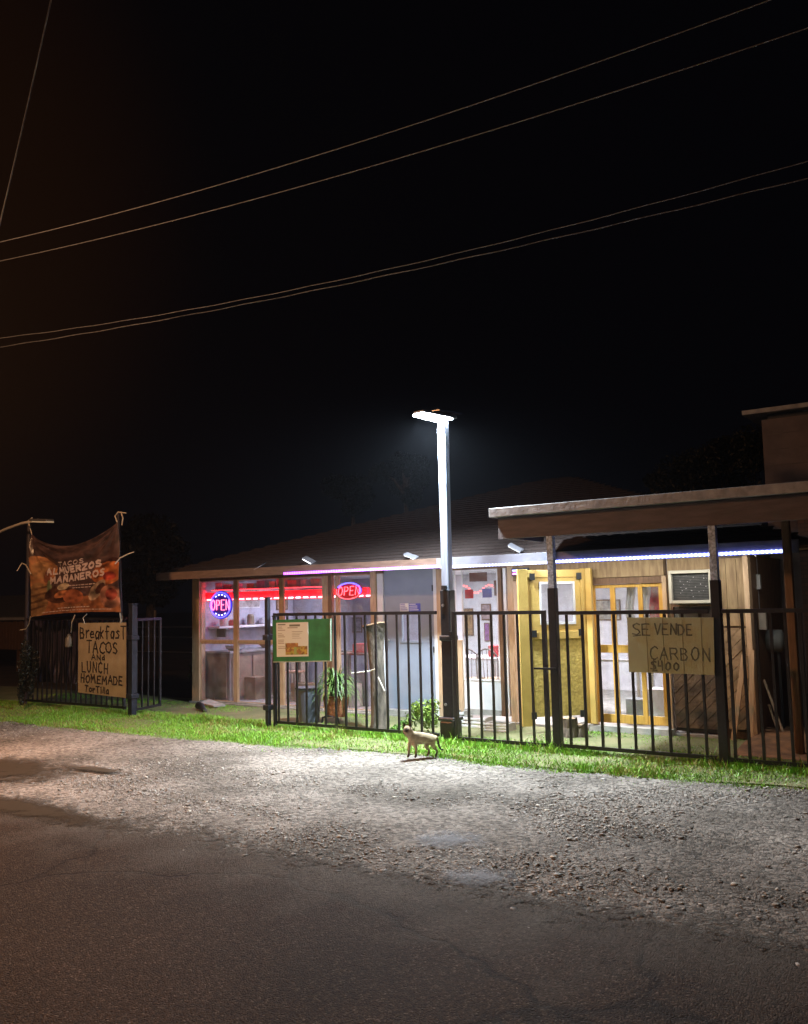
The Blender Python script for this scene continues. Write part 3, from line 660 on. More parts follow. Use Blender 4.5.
# storage lean-to on the right : brick wall, posts, clutter
def brick():
    m = bpy.data.materials.new('dark_brick'); m.use_nodes = True; n, l = m.node_tree.nodes, m.node_tree.links; b = n['Principled BSDF']
    t = n.new('ShaderNodeTexBrick'); t.inputs['Scale'].default_value = 5; t.inputs['Color1'].default_value = (.10, .05, .035, 1); t.inputs['Color2'].default_value = (.065, .04, .03, 1); t.inputs['Mortar'].default_value = (.03, .025, .022, 1)
    tc = n.new('ShaderNodeTexCoord'); mp = n.new('ShaderNodeMapping'); mp.inputs['Rotation'].default_value = (math.pi / 2, 0, 0)
    l.new(tc.outputs['Object'], mp.inputs[0]); l.new(mp.outputs[0], t.inputs[0]); l.new(t.outputs[0], b.inputs[0])
    bp = n.new('ShaderNodeBump'); bp.inputs['Strength'].default_value = .6; l.new(t.outputs['Fac'], bp.inputs['Height']); bp.invert = True; l.new(bp.outputs[0], b.inputs['Normal']); b.inputs['Roughness'].default_value = .9
    return m
BRK = brick()
T2 = 11.5
B.part('brick_wall', MB().box((sx(752) + .3, T2, -.02), (sx(752) + 6, T2 + .2, 2.5)), BRK, label='dark brick side wall behind the storage corner')
B.part('return_wall', MB().box((sx(752) - .03, WT + .07, 0), (sx(752) + .02, T2 + .2, 2.0)), WOODB)

# chimney block behind the canopy
CT = 11.9
c0, cz0 = onT(763, 445, CT); c1 = S_(850, CT, 445)
CH = Thing('chimney', 'pinkish block chimney stack with overhanging dark cap behind the canopy', 'chimney', ((c0 + c1) / 2, CT + .5, 0))
CB = mat('pink_block', (.15, .115, .11), (.11, .085, .08), 5, .85, 0, .35, 30)
zt = Z_(763, 420, CT)
CH.part('stack', MB().box((c0, CT, 0), (c1, CT + 1.2, zt)), CB)
CH.part('vent_gap', MB().box((c0 + .06, CT + .06, zt), (c1 - .06, CT + 1.1, zt + .07)), DARK)
CH.part('cap', MB().box((c0 - .2, CT - .14, zt + .07), (c1 + .2, CT + 1.3, zt + .125)), FLASH)
jm = MB()
for k in range(1, 16): jm.box((c0 - .003, CT - .006, zt - k * .2), (c1, CT - .001, zt - k * .2 + .012))
CH.part('mortar_joint', jm, mat('dull_mortar', (.14, .11, .10), (.10, .08, .075), 6, .9))

# ================================================================== CANOPY
CZ = 2.235
cs0 = S_(499, 8.62, 530); cs1 = 1.6
CN = Thing('canopy', 'flat canopy with red-brown beam on steel posts over the right-hand fence', 'canopy', ((cs0 + 0) / 2, 8.75, 0))
CN.part('beam', MB().box((cs0, 8.60, CZ), (cs1, 8.66, CZ + .235)), BEAM, bevel=.004)
CN.part('beam', MB().box((cs0, 8.662, CZ + .01), (cs0 + .05, ET - .04, CZ + .235)), BEAM)
CN.part('flashing', MB().box((cs0 - .07, 8.53, CZ + .237), (cs1, 8.60, CZ + .335)).box((cs0 - .07, 8.601, CZ + .30), (cs1, 8.9, CZ + .338)).box((cs0 - .07, 8.60, CZ + .237), (cs0 - .03, 9.9, CZ + .30)), FLASH, bevel=.006)
rfm = MB(); n = 46
for i in range(n):
    x0 = cs0 + (cs1 - cs0) * i / n; x1 = cs0 + (cs1 - cs0) * (i + .7) / n
    rfm.hexa([(x0, 8.9, CZ + .25), (x1, 8.9, CZ + .25), (x1, 10.0, CZ + .27), (x0, 10.0, CZ + .27), (x0, 8.9, CZ + .275), (x1, 8.9, CZ + .275), (x1, 10.0, CZ + .295), (x0, 10.0, CZ + .295)])
rfm.hexa([(cs0, 8.67, CZ + .236), (cs1, 8.67, CZ + .236), (cs1, 10, CZ + .256), (cs0, 10, CZ + .256), (cs0, 8.67, CZ + .244), (cs1, 8.67, CZ + .244), (cs1, 10, CZ + .264), (cs0, 10, CZ + .264)])
CN.part('roof_sheet', rfm, mat('tin_sheet', (.16, .13, .12), (.10, .08, .07), 5, .6, .3, .1, 20))
for i in range(7):
    x = cs0 + .3 + i * .85
    CN.part('rafter', MB().box((x, 8.665, CZ + .13), (x + .045, 9.95, CZ + .232)), WOODB)
for px, wd in ((554.5, .085), (718.5, .085), (793, .075)):
    s = S_(px, 8.62, 640); zk = Z_(px, 588 if px < 700 else 580, 8.62)
    if px > 780: s = S_(px, 9.5, 640); tt = 9.5; zk = -1
    else: tt = 8.62
    if zk > 0:
        pp = CN.part('post', MB().box((s - wd / 2, tt - wd / 2, 0), (s + wd / 2, tt + wd / 2, zk)), BLACK, bevel=.005)
        CN.part('steel_upper_tube', MB().box((s - wd / 2 + .008, tt - wd / 2 + .008, zk), (s + wd / 2 - .008, tt + wd / 2 - .008, CZ - .001)), GALV, pp, bevel=.004)
        if 0: CN.part('bracket', MB().box((s - wd / 2 - .012, 8.585, CZ - .03), (s + wd / 2 + .012, 8.598, CZ + .09)), GALV, pp)
    else:
        CN.part('post', MB().box((s - wd / 2, tt - wd / 2, 0), (s + wd / 2, tt + wd / 2, CZ + .13)), WOODB, label='dark wooden rear post', bevel=.005)

# ================================================================== LED STRIPS & EAVE LIGHTS
def dots(name, c_tape, st_tape, c_dot, st_dot, pitch=.045):
    m = bpy.data.materials.new(name); m.use_nodes = True; n, l = m.node_tree.nodes, m.node_tree.links; b = n['Principled BSDF']
    tc = n.new('ShaderNodeTexCoord'); sp = n.new('ShaderNodeSeparateXYZ'); l.new(tc.outputs['Object'], sp.inputs[0])
    d = n.new('ShaderNodeMath'); d.operation = 'DIVIDE'; d.inputs[1].default_value = pitch; l.new(sp.outputs[0], d.inputs[0])
    f = n.new('ShaderNodeMath'); f.operation = 'FRACT'; l.new(d.outputs[0], f.inputs[0])
    g = n.new('ShaderNodeMath'); g.operation = 'LESS_THAN'; g.inputs[1].default_value = .4; l.new(f.outputs[0], g.inputs[0])
    mx = n.new('ShaderNodeMix'); mx.data_type = 'RGBA'; mx.inputs[6].default_value = (*(c * st_tape for c in c_tape), 1); mx.inputs[7].default_value = (*(c * st_dot for c in c_dot), 1)
    l.new(g.outputs[0], mx.inputs[0]); l.new(mx.outputs[2], b.inputs['Emission Color']); b.inputs['Emission Strength'].default_value = 1; b.inputs['Base Color'].default_value = (.5, .5, .5, 1)
    return m
def strip(t, z, x0, x1, m, label, e, col):
    s0 = S_(x0, t, 560); s1 = S_(x1, t, 560)
    single('led_strip', MB().box((s0, t - .012, z - .016), (s1, t, z + .016)), m, label, 'led strip', 'led strips along the eave')
    if e:
        o = lamp('led_strip_light', 'AREA', P((s0 + s1) / 2, ET + .03, EZ - .045), e, col, shape='RECTANGLE', size=s1 - s0, size_y=.02)
        zx = -np.array(vs * .4 + np.array([0, 0, -1.])); zx /= np.linalg.norm(zx)
        o.rotation_euler = Matrix((us, np.cross(zx, us), zx)).transposed().to_euler()
strip(ET - .035, EZ - .045, 284, 440, dots('purple_led_strip', (.34, .02, 1), 5, (.52, .08, 1), 6), 'purple glowing led strip along the eave over the red windows', 7, (.9, .8, .95))
strip(ET - .04, EZ - .055, 556, 785, dots('blue_white_led_strip', (.13, .16, 1), 7, (.48, .55, 1), 7), 'bright blue-white led strip on the eave beneath the canopy', 22, (1, .95, .85))
strip(ET - .04, EZ - .06, 441, 555, dots('dim_blue_led_strip', (.2, .24, .95), 1.0, (.45, .5, 1), 2.0), 'dim bluish led strip on the eave between lamp pole and canopy', 9, (.85, .86, 1))
for px, py, ang, lb, lit in ((258, 567, 20, 'dark unlit solar floodlight on the left part of the roof edge', 0), (307, 561, -25, 'brightly lit solar floodlight over the purple strip', 1), (409, 557, -20, 'small pale solar floodlight left of the lamp pole', 0), (514, 549, -28, 'slanted solar floodlight between lamp pole and canopy', 0)):
    s, z = onT(px, py, ET - .02)
    T = Thing('floodlight', lb, 'floodlight', (s, ET, EZ + .07), 'solar floodlights on the roof edge')
    ca, sa = math.cos(math.radians(ang)), math.sin(math.radians(ang))
    def R_(u, v, h): return (s + u * .75 * ca, ET + .03 + v * .8, z + h * .6 + u * .75 * sa)
    T.part('housing', MB().hexa([R_(-.13, -.07, -.012), R_(.13, -.07, -.012), R_(.13, .05, .05), R_(-.13, .05, .05), R_(-.13, -.07, .01), R_(.13, -.07, .01), R_(.13, .05, .07), R_(-.13, .05, .07)]), mat('dull_housing', (.16, .16, .19), None, 8, .5) if px != 258 else DARK, bevel=.004)
    T.part('lens', MB().hexa([R_(-.11, -.078, -.016), R_(.11, -.078, -.016), R_(.11, .03, .038), R_(-.11, .03, .038), R_(-.11, -.078, -.013), R_(.11, -.078, -.013), R_(.11, .03, .040), R_(-.11, .03, .040)]), emit('flood_lens', (.85, .9, 1), 9) if lit else emit('flood_lens_dim', (.7, .75, 1), .35))  # unlit lenses are given a faint glow too
    T.part('bracket', MB().bar((s, ET + .04, EZ + .04), (s, ET + .04, z + .01), .02, .02), DARK)

# red LED string inside the left windows, its red glow painted onto the board
VT = WT + .16
zr = Z_(300, 598, VT)
T = Thing('red_led_string', 'red glowing dashed led string along the tops of the left windows', 'led string', (S_(290, VT), VT, zr))
s0, s1 = S_(200, VT, 600), S_(381, VT, 600)
T.part('backing_board', MB().box((s0, VT, zr - .015), (s1, VT + .012, zr + .125)), mat('red_glow_board', (.70, .05, .06), (.40, .02, .03), 9, .5))
k = s0 + .05
while k < s1 - .1: T.part('diode', MB().box((k, VT - .03, zr - .002), (k + .085, VT - .012, zr + .018)), REDB); k += .15
T.part('cable', MB().box((s0, VT - .0105, zr), (s1, VT - .002, zr + .012)), REDE)
rl = lamp('red_led_light', 'AREA', P((s0 + s1) / 2, VT - .06, zr + .02), 17, (1, .03, .05), shape='RECTANGLE', size=s1 - s0, size_y=.03)
rl.rotation_euler = Vector(vs * 1 + np.array([0, 0, .7])).to_track_quat('-Z', 'X').to_euler()
rl.rotation_euler = Matrix((us, np.cross(-(vs * .8 + np.array([0, 0, .6])), us) , -(vs * .8 + np.array([0, 0, .6])))).transposed().to_euler()
rl2 = lamp('red_led_light', 'AREA', P((s0 + s1) / 2, VT - .0, zr + .17), 28, (1, .04, .08), shape='RECTANGLE', size=s1 - s0, size_y=.05)
rl2.rotation_euler = Matrix((us, vs, (0, 0, 1))).transposed().to_euler()

# OPEN signs
def open_sign(px, py, wpx, hpx, label, ringfull, tilt):
    t = WT - .012 if ringfull else WT - .05
    s, z = onT(px, py, t); wd = S_(px + wpx / 2, t, py) - S_(px - wpx / 2, t, py); hd = hpx / 900 * math.hypot(*(P(s, t)[:2]))
    T = Thing('open_sign', label, 'neon sign', (s, t, z - hd / 2), 'neon OPEN signs in the windows')
    n = 40
    def el(k, a, b): return (s + k * wd / 2 * math.cos(a), t + b, z + k * hd / 2 * math.sin(a) + tilt * k * wd / 2 * math.cos(a))
    bd = MB(); ring = [el(1, 6.2832 * i / n, .0) for i in range(n)]
    i0 = 0; bd.v = ring + [(p[0], p[1] + .012, p[2]) for p in ring]; bd.f = [tuple(range(n)), tuple(range(2 * n - 1, n - 1, -1))] + [(i, (i + 1) % n, n + (i + 1) % n, n + i) for i in range(n)]
    T.part('backing', bd, mat('blue_glow_backing', (.08, .05, .55), (.05, .03, .4), 5, .4) if ringfull else mat('sign_backing_dark', (.4, .015, .02), (.3, .01, .015), 5, .4))  # blue backing carries the ring's glow in its colour
    rg = MB()
    if ringfull:
        rg.tube([el(.9, 6.2832 * i / 48, -.012) for i in range(49)], .010, 6)
        T.part('blue_ring', rg, BLUEE)
        mb = MB()
        for i in range(16):
            aa = 6.2832 * (i + .5) / 16
            if abs(math.sin(aa)) > .6: mb.tube([el(.74, aa - .06, -.014), el(.74, aa + .06, -.014)], .008, 5)
        T.part('white_dash', mb, emit('white_neon', (.6, .6, 1), 5))
    else:
        rg.tube([el(.93, math.radians(-20 + 170 * i / 30), -.012) for i in range(31)], .010, 6)
        T.part('blue_arc', rg, BLUEE)
        T.part('red_arc', MB().tube([el(.93, math.radians(165 + 170 * i / 30), -.012) for i in range(31)], .007, 6), emit('dark_red_neon', (.8, .02, .05), 3))
    mb = MB(); hh = hd * (.36 if ringfull else .50)
    sc_ = .40 if ringfull else .40
    for q in strokes('OPEN', s - wd * sc_, z - hh / 2, s + wd * sc_, z + hh / 2, 0, 0 if ringfull else .12):
        mb.tube([(x, t - .018, y + tilt * (x - s)) for x, y in q], .0085, 6)
    T.part('letters', mb, REDN if not ringfull else emit('pink_neon', (1, .12, .22), 4))
open_sign(221, 605, 22, 27, 'round blue OPEN neon sign with red letters in the leftmost window', True, 0)
open_sign(349, 591, 26, 17, 'oval red OPEN neon sign with blue arc by the grey door', False, .02)
for (px, py, col, e) in ((221, 605, (.15, .1, 1), 3), (349, 591, (1, .05, .1), 2)):
    s, z = onT(px, py, WT - .1); lamp('neon_light', 'POINT', P(s, WT + .12, z), e, col, shadow_soft_size=.12)

# ================================================================== OPEN YELLOW DOOR
HT = WT - .06
h0 = np.array(gnd(588, 724, .1)); h1 = np.array(gnd(519, 728, .1))
h0 = np.array((S_(590, HT, 650), HT)); q = S_(519, 9.55, 650); h1 = np.array((q, 9.55))
dv = h1 - h0; DL = float(np.linalg.norm(dv)); dv = dv / DL; nv = np.array((dv[1], -dv[0]))
if nv[1] > 0: nv = -nv
YD = Thing('yellow_door', 'ochre-yellow wooden door standing open outward beside the gate', 'door', (h0[0], h0[1], 0))
zb = .10; ztp = 1.93
def D(u, n_, z): p = h0 + dv * u * DL + nv * n_; return (p[0], p[1], z)
def dbox(u0, u1, z0, z1, n0=0, n1=.045): return MB().hexa([D(u0, n0, z0), D(u1, n0, z0), D(u1, n1, z0), D(u0, n1, z0), D(u0, n0, z1), D(u1, n0, z1), D(u1, n1, z1), D(u0, n1, z1)])
# u=0 at hinge (right), 1 at the free edge (left)
YD.part('stile', dbox(.86, 1, zb, ztp, 0, .045), YELD, bevel=.004)
YD.part('stile', dbox(.0, .12, zb, ztp, 0, .045), YELD, bevel=.004)
YD.part('top_rail', dbox(.121, .859, ztp - .10, ztp - .01), YELD, bevel=.004)
YD.part('mid_rail', dbox(.121, .859, 1.10, 1.19, 0, .05), YELD, bevel=.004)
YD.part('panel', dbox(.121, .859, zb + .10, 1.099, 0, .03), OSB, label='rough particle-board lower panel painted yellow')
YD.part('panel', dbox(.121, .859, 1.191, 1.27, 0, .03), YELD)
YD.part('panel', dbox(.121, .859, 1.78, ztp - .101, 0, .03), YELD)
YD.part('panel', dbox(.70, .859, 1.271, 1.779, 0, .03), YELD); YD.part('panel', dbox(.121, .20, 1.271, 1.779, 0, .03), YELD)
wf = YD.part('window', dbox(.20, .225, 1.271, 1.779, 0, .042), WHITE)
for a_ in ((.675, .70, 1.271, 1.779), (.226, .674, 1.271, 1.30), (.226, .674, 1.75, 1.779)): YD.part('frame', dbox(*a_, 0, .042), WHITE, wf)
YD.part('pane', dbox(.226, .674, 1.30, 1.75, .012, .018), GLASSC, wf)
for u, z in ((.80, 1.84), (.14, 1.84), (.80, 1.17), (.14, 1.17), (.84, .22), (.16, .22)):
    YD.part('corner_brace', dbox(u - .035, u + .035, z - .04, z + .04, .0455, .058), DARK)
YD.part('side_board', MB().box((S_(589.5, HT, 650) + .02, HT - .09, .1), (S_(595, HT, 650) + .02, HT - .03, 1.93)), YELD, bevel=.004)
for x0, lb in ((570, 'sawn log stump lying under the yellow door'), (580, 'shorter sawn log beside the stump under the yellow door')):
    s, t = gnd(x0, 738)
    T = Thing('log', lb, 'log', (s, t, 0), 'sawn logs under the yellow door')
    big = x0 == 570
    T.part('trunk_piece', MB().tube([(s, t, .0), (s + .01, t + .01, .12), (s, t, .22 if big else .15)], [.10, .09, .092] if big else [.075, .07, .07], 14), BARK)
    T.part('cut_face', MB().lathe((s, t, .221 if big else .151), [(.085 if big else .063, 0), (.083 if big else .06, .006)], 14), WOODP)

# ================================================================== AIR CONDITIONER / VENT
s0, zt_ = onT(668, 571, WT - .15); s1, zb_ = onT(713, 603, WT - .15)
AC = Thing('air_conditioner', 'boxy wall air conditioner with pale frame and dark speckled grille', 'air conditioner', ((s0 + s1) / 2, WT - .1, zb_))
fr = .035
AC.part('casing', MB().box((s0, WT - .16, zb_), (s0 + fr, WT + .0, zt_)).box((s1 - fr, WT - .16, zb_), (s1, WT, zt_)).box((s0 + fr, WT - .16, zb_), (s1 - fr, WT, zb_ + fr)).box((s0 + fr, WT - .16, zt_ - fr), (s1 - fr, WT, zt_)), mat('cream_casing', (.45, .43, .36), (.36, .34, .29), 5, .6), bevel=.004)
mb = MB(); k = zb_ + fr + .01
while k < zt_ - fr - .015: mb.box((s0 + fr, WT - .12, k), (s1 - fr, WT - .11, k + .010)); k += .018
AC.part('grille', mb, mat('grille_grey', (.10, .10, .10), (.06, .06, .06), 20, .5))
AC.part('back_plate', MB().box((s0 + fr, WT - .10, zb_ + fr), (s1 - fr, WT - .06, zt_ - fr)), DARK)
mb = MB()
for i in range(26):
    x = random.uniform(s0 + .1, s1 - .06); z = random.uniform(zb_ + .06, zt_ - .05); q = random.uniform(.003, .008); mb.box((x, WT - .1235, z), (x + q, WT - .1215, z + q))
AC.part('speckles', mb, WHITE)

# ================================================================== FENCES
def fence(name, label, cat, x0, x1, ztop, zbot, nb, t=8.6, group=None, bar=.022, frame=None, t1=None, extra=None):
    t1 = t1 if t1 is not None else t; s0, s1 = S_(x0, t), S_(x1, t1)
    T = Thing(name, label, cat, ((s0 + s1) / 2, t, 0), group)
    def pt(u, z): return (s0 + (s1 - s0) * u, t + (t1 - t) * u, z)
    T.part('top_rail', MB().bar(pt(0, ztop), pt(1, ztop), .032, .038), BLACK)
    T.part('bottom_rail', MB().bar(pt(0, zbot), pt(1, zbot), .03, .035), BLACK)
    if frame:
        for u in (0, 1):
            zb2 = zbot - .016; T.part('frame_upright', MB().bar(pt(u, zb2), pt(u, ztop + .019), frame, frame, (0, 1, 0)), BLACK)
    for i in range(nb):
        u = (i + (.5 if not frame else 1)) / (nb if not frame else nb + 1)
        T.part('bar', MB().bar(pt(u + random.uniform(-.0015, .0015), zbot + .018), pt(u + random.uniform(-.0015, .0015), ztop - .02), bar * random.uniform(.94, 1.06), bar, (0, 1, 0)), BLACK)
    return T, pt
G = 'black iron fence panels'
fence('iron_fence', 'black iron fence panel behind the green menu board', 'fence', 274, 437, 1.45, .09, 16, group=G, t=8.62)
GT, gp = fence('iron_gate', 'narrow black iron gate right of the lamp pole', 'gate', 455, 545, 1.44, .075, 6, frame=.042)
GT.part('latch', MB().bar((gp(.9, .86)[0], 8.56, .86), (gp(1.03, .86)[0] + .1, 8.56, .86), .03, .02), BLACK)
GT.part('hinge', MB().box((gp(0, 0)[0] - .06, 8.57, 1.18), (gp(0, 0)[0] - .021, 8.63, 1.24)), BLACK)
GT.part('hinge', MB().box((gp(0, 0)[0] - .06, 8.57, .2), (gp(0, 0)[0] - .021, 8.63, .26)), BLACK)
fence('iron_fence', 'black iron fence panel carrying the khaki charcoal sign', 'fence', 560, 711, 1.43, .085, 9, group=G, bar=.024)
fence('iron_fence', 'black iron fence panel at the far right edge in front of storage', 'fence', 723, 856, 1.43, .08, 9, group=G, bar=.024)
# gate post at the driveway, with collars
def post(px, ztop, wd, m, label, collars=(), t=8.6, group='driveway gate posts'):
    s = S_(px, t, 680)
    T = Thing('gate_post', label, 'fence post', (s, t, 0), group)
    T.part('shaft', MB().box((s - wd / 2, t - wd / 2, 0), (s + wd / 2, t + wd / 2, ztop)), m, bevel=.006)
    T.part('cap', MB().box((s - wd / 2 - .008, t - wd / 2 - .008, ztop), (s + wd / 2 + .008, t + wd / 2 + .008, ztop + .02)), m, bevel=.004)
    for z in collars: T.part('collar', MB().box((s - wd / 2 - .022, t - wd / 2 - .022, z - .035), (s + wd / 2 + .022, t + wd / 2 + .022, z + .035)), m, bevel=.012)
    return T, s
post(268, 1.66, .056, NAVY, 'tall dark gate post with two collars left of the menu board', (1.16, .27))
T, s = post(275, 1.42, .04, BLACK, 'short black inner post touching the tall gate post', ())
T, s = post(132.5, 1.62, .09, NAVY, 'thick dark blue gate post beside the breakfast tacos sign', (1.14, .30))
# opened leaf to the right of the blue post
GL2, _ = fence('iron_gate', 'small opened black gate leaf right of the dark blue post', 'gate', 136, 160, 1.40, .10, 3, frame=.032, t=8.66, t1=9.25, bar=.018)
fence('iron_fence', 'black iron fence panel behind the breakfast tacos sign', 'fence', 27, 126, 1.42, .12, 20, group=G, t=8.64, bar=.02)
# dark tarp behind left fence
s0, s1 = S_(25, 8.85), S_(126, 8.85)
tp = MB().grid(lambda u, v: (s0 + (s1 - s0) * u, 8.84 + .025 * math.sin(u * 37 + 3 * math.sin(v * 4)) + .02 * math.sin(u * 90), 1.40 - (1.0 if u < .72 else .86) * v), 90, 14)
single('tarp', tp, mat('dark_tarp', (.035, .028, .05), (.02, .016, .03), 5, .55, 0, .3, 20), 'dark purple-black tarp hung behind the fence under the banner', 'tarp', smooth=True)

# ================================================================== LAMP POST
LP = Thing('lamp_post', 'tall pale steel lamp post with glowing white head and black lower sleeve', 'lamp post', (LS, LT, 0))
zc = Z_(445, 590, LT); hw = .05
pole = LP.part('pole', MB().box((LS - hw, LT - hw, zc - .03), (LS + hw, LT + hw, LH + .005)), POLE, bevel=.012)
LP.part('sleeve', MB().box((LS - .064, LT - .064, .0), (LS + .064, LT + .064, zc)), BLACK, bevel=.01)
LP.part('collar', MB().box((LS - .082, LT - .082, 1.13), (LS + .082, LT + .082, 1.19)), BLACK, bevel=.014)
LP.part('base', MB().box((LS - .095, LT - .095, 0), (LS + .095, LT + .095, .24)), BLACK, bevel=.02)
LP.part('base_collar', MB().box((LS - .108, LT - .108, .24), (LS + .108, LT + .108, .28)), BLACK, bevel=.014)
for z in (1.63 - .1, .42): LP.part('bolt', MB().tube([(LS - .02, LT - .062, z), (LS - .02, LT - .078, z)], .016, 8), STEEL)
LP.part('clamp', MB().box((LS - .02, LT - .10, zc), (LS + .03, LT - .0505, zc + .05)), BLACK)
def head(T, s, t, z, ds, dt_, L, wd, lens, tilt=.07):
    d = np.array((ds, dt_)); d = d / np.linalg.norm(d); n_ = np.array((-d[1], d[0]))
    def H(u, v, h): p = np.array((s, t)) + d * u + n_ * v; return (p[0], p[1], z + h + u * tilt)
    def slab(u0, u1, v, h0, h1, u2=None, v2=None): return MB().hexa([H(u0, -v, h0), H(u1, -(v2 or v), h0), H(u1, v2 or v, h0), H(u0, v, h0), H(u0, -v * .92, h1), H(u1, -(v2 or v) * .8, h1), H(u1, (v2 or v) * .8, h1), H(u0, v * .92, h1)])
    hd = T.part('lamp_head', slab(-.12, L, wd / 2, 0, .035, v2=wd * .38), mat('lamp_housing', (.10, .10, .11), (.07, .07, .08), 8, .45, .2), bevel=.008)
    T.part('light_panel', slab(-.04, L + .004, wd * .46, -.020, .004, v2=wd * .34), lens, hd)
    return hd, H
hd, H = head(LP, LS, LT, LH + .03, -.10, -1, .44, .25, WHITEE, .0)
LP.part('solar_panel', MB().hexa([H(-.24, -.11, .075), H(.20, -.11, .055), H(.20, .11, .055), H(-.24, .11, .075), H(-.24, -.11, .087), H(.20, -.11, .067), H(.20, .11, .067), H(-.24, .11, .087)]), mat('solar_cells', (.02, .025, .05), (.015, .02, .04), 8, .2), hd)
# second solar lamp head reaching in from the left
s0, z0 = onT(38, 520, 8.4); sA, zA = onT(-40, 556, 8.4)
SL2 = Thing('street_lamp', 'unlit solar street lamp head on a curved arm at the left edge', 'street lamp', (sA, 8.4, 0), None)
pts = [(sA, 8.4, 0), (sA, 8.4, zA - .1), (sA + .03, 8.4, zA)] + [(sA + (s0 - sA) * u, 8.4, zA + (z0 - zA) * math.sin(u * math.pi / 2)) for u in (.2, .4, .6, .8, 1)]
SL2.part('arm', MB().tube(pts, .022, 8), mat('pale_arm', (.45, .42, .38), (.35, .32, .28), 10, .5), smooth=True)
head(SL2, s0, 8.4, z0 - .02, 1, -.15, .42, .2, emit('amber_glow_lens', (.8, .6, .3), .12), -.08)  # unlit lens made to glow faintly for the yellow light on its underside

# ================================================================== SIGNS
def board(name, label, cat, corners, t, m, th=.012, group=None, bevel=0, sub=None):
    """corners TL,TR,BR,BL pixels on plane t -> thing, mapping (u,v) v down"""
    c = [onT(x, y, t) for x, y in corners]
    def fn(u, v, off=0):
        a_ = np.array(c[0]) * (1 - u) + np.array(c[1]) * u; b_ = np.array(c[3]) * (1 - u) + np.array(c[2]) * u
        p = a_ * (1 - v) + b_ * v; return (p[0], t - off, p[1])
    lo = min(q[1] for q in c)
    T = Thing(name, label, cat, (sum(q[0] for q in c) / 4, t, lo), group)
    q = [fn(0, 0), fn(1, 0), fn(1, 1), fn(0, 1)]
    T.part('board', MB().hexa([q[3], q[2], (q[2][0], t + th, q[2][2]), (q[3][0], t + th, q[3][2]), q[0], q[1], (q[1][0], t + th, q[1][2]), (q[0][0], t + th, q[0][2])]), m, bevel=bevel)
    return T, fn
# breakfast tacos
bt = 8.56
T, fn = board('cardboard_sign', 'hand-lettered cardboard sign reading Breakfast TACOS ANd LUNCH HOMEMADE TorTilla', 'sign', ((78.5, 623), (126, 622.5), (126, 698), (78, 692.5)), bt, CARD)
X = lambda x: (x - 62) / 383; Y = lambda y: (y - 190) / 545
for i, (tx, x0, x1, y0, y1, wv) in enumerate((('BreakfasT', 80, 440, 208, 312, .019), ('TACOS', 130, 380, 322, 422, .019), ('ANd', 175, 278, 424, 476, .015), ('LUNCH', 98, 305, 482, 572, .018), ('HOMEMADE', 88, 418, 580, 652, .018), ('TorTilla', 120, 312, 662, 722, .017))):
    mb = MB(); ribbon(mb, strokes(tx, X(x0), Y(y1 - 4), X(x1), Y(y0 + 10), .05, 0, i + 4), lambda u, v: fn(u, v, .003), wv * 1.15); T.part('lettering', mb, INK)
T.part('tie', MB().tube([fn(.9, .01, .01), fn(.93, -.06, .0), fn(.9, -.13, -.02)], .006), ROPE); T.part('tie', MB().tube([fn(.15, .01, .01), fn(.1, -.07, .0), fn(.16, -.13, -.02)], .006), ROPE)
s, z = onT(69, 640, 8.55)
single('plastic_bottle', MB().lathe((s, 8.55, z - .11), [(.055, 0), (.06, .02), (.06, .13), (.03, .17), (.022, .2)], 12), mat('grimy_plastic', (.20, .18, .15), (.12, .11, .09), 8, .4), 'grimy upturned plastic jug tied to the fence left of the cardboard sign', 'jug', smooth=True)
# se vende carbon
st = 8.55
T, fn = board('charcoal_sign', 'khaki board hand-lettered SE VENDE CARBON $400 hung on the fence', 'sign', ((627, 617.5), (713.5, 617.5), (714.5, 675), (629, 672)), st, BOARDY)
X = lambda x: (x - 38) / 468; Y = lambda y: (y - 312) / 302
for i, (tx, x0, x1, y0, y1, wv, m_) in enumerate((('SE', 65, 158, 345, 408, .015, INKG), ('VENDE', 190, 392, 348, 405, .014, INKG), ('CARBON', 160, 480, 475, 540, .013, INKG), ('$400', 163, 315, 545, 598, .015, INKG))):
    mb = MB(); ribbon(mb, strokes(tx, X(x0), Y(y1), X(x1), Y(y0), .04, 0, i + 34), lambda u, v: fn(u, v, .003), wv * .8)
    if i == 0: ribbon(mb, [[(X(70), Y(415)), (X(112), Y(409))]], lambda u, v: fn(u, v, .003), .010)
    if i == 3: ribbon(mb, [[(X(172), Y(604)), (X(198), Y(601))]], lambda u, v: fn(u, v, .003), .010)
    T.part('lettering', mb, m_)
mb = MB()
for x in (143, 235, 340, 440): ribbon(mb, [[(X(x), .01), (X(x + 6), .99)]], lambda u, v: fn(u, v, .0015), .004)
T.part('crease', mb, mat('crease', (.28, .22, .11), None, 5, .8))

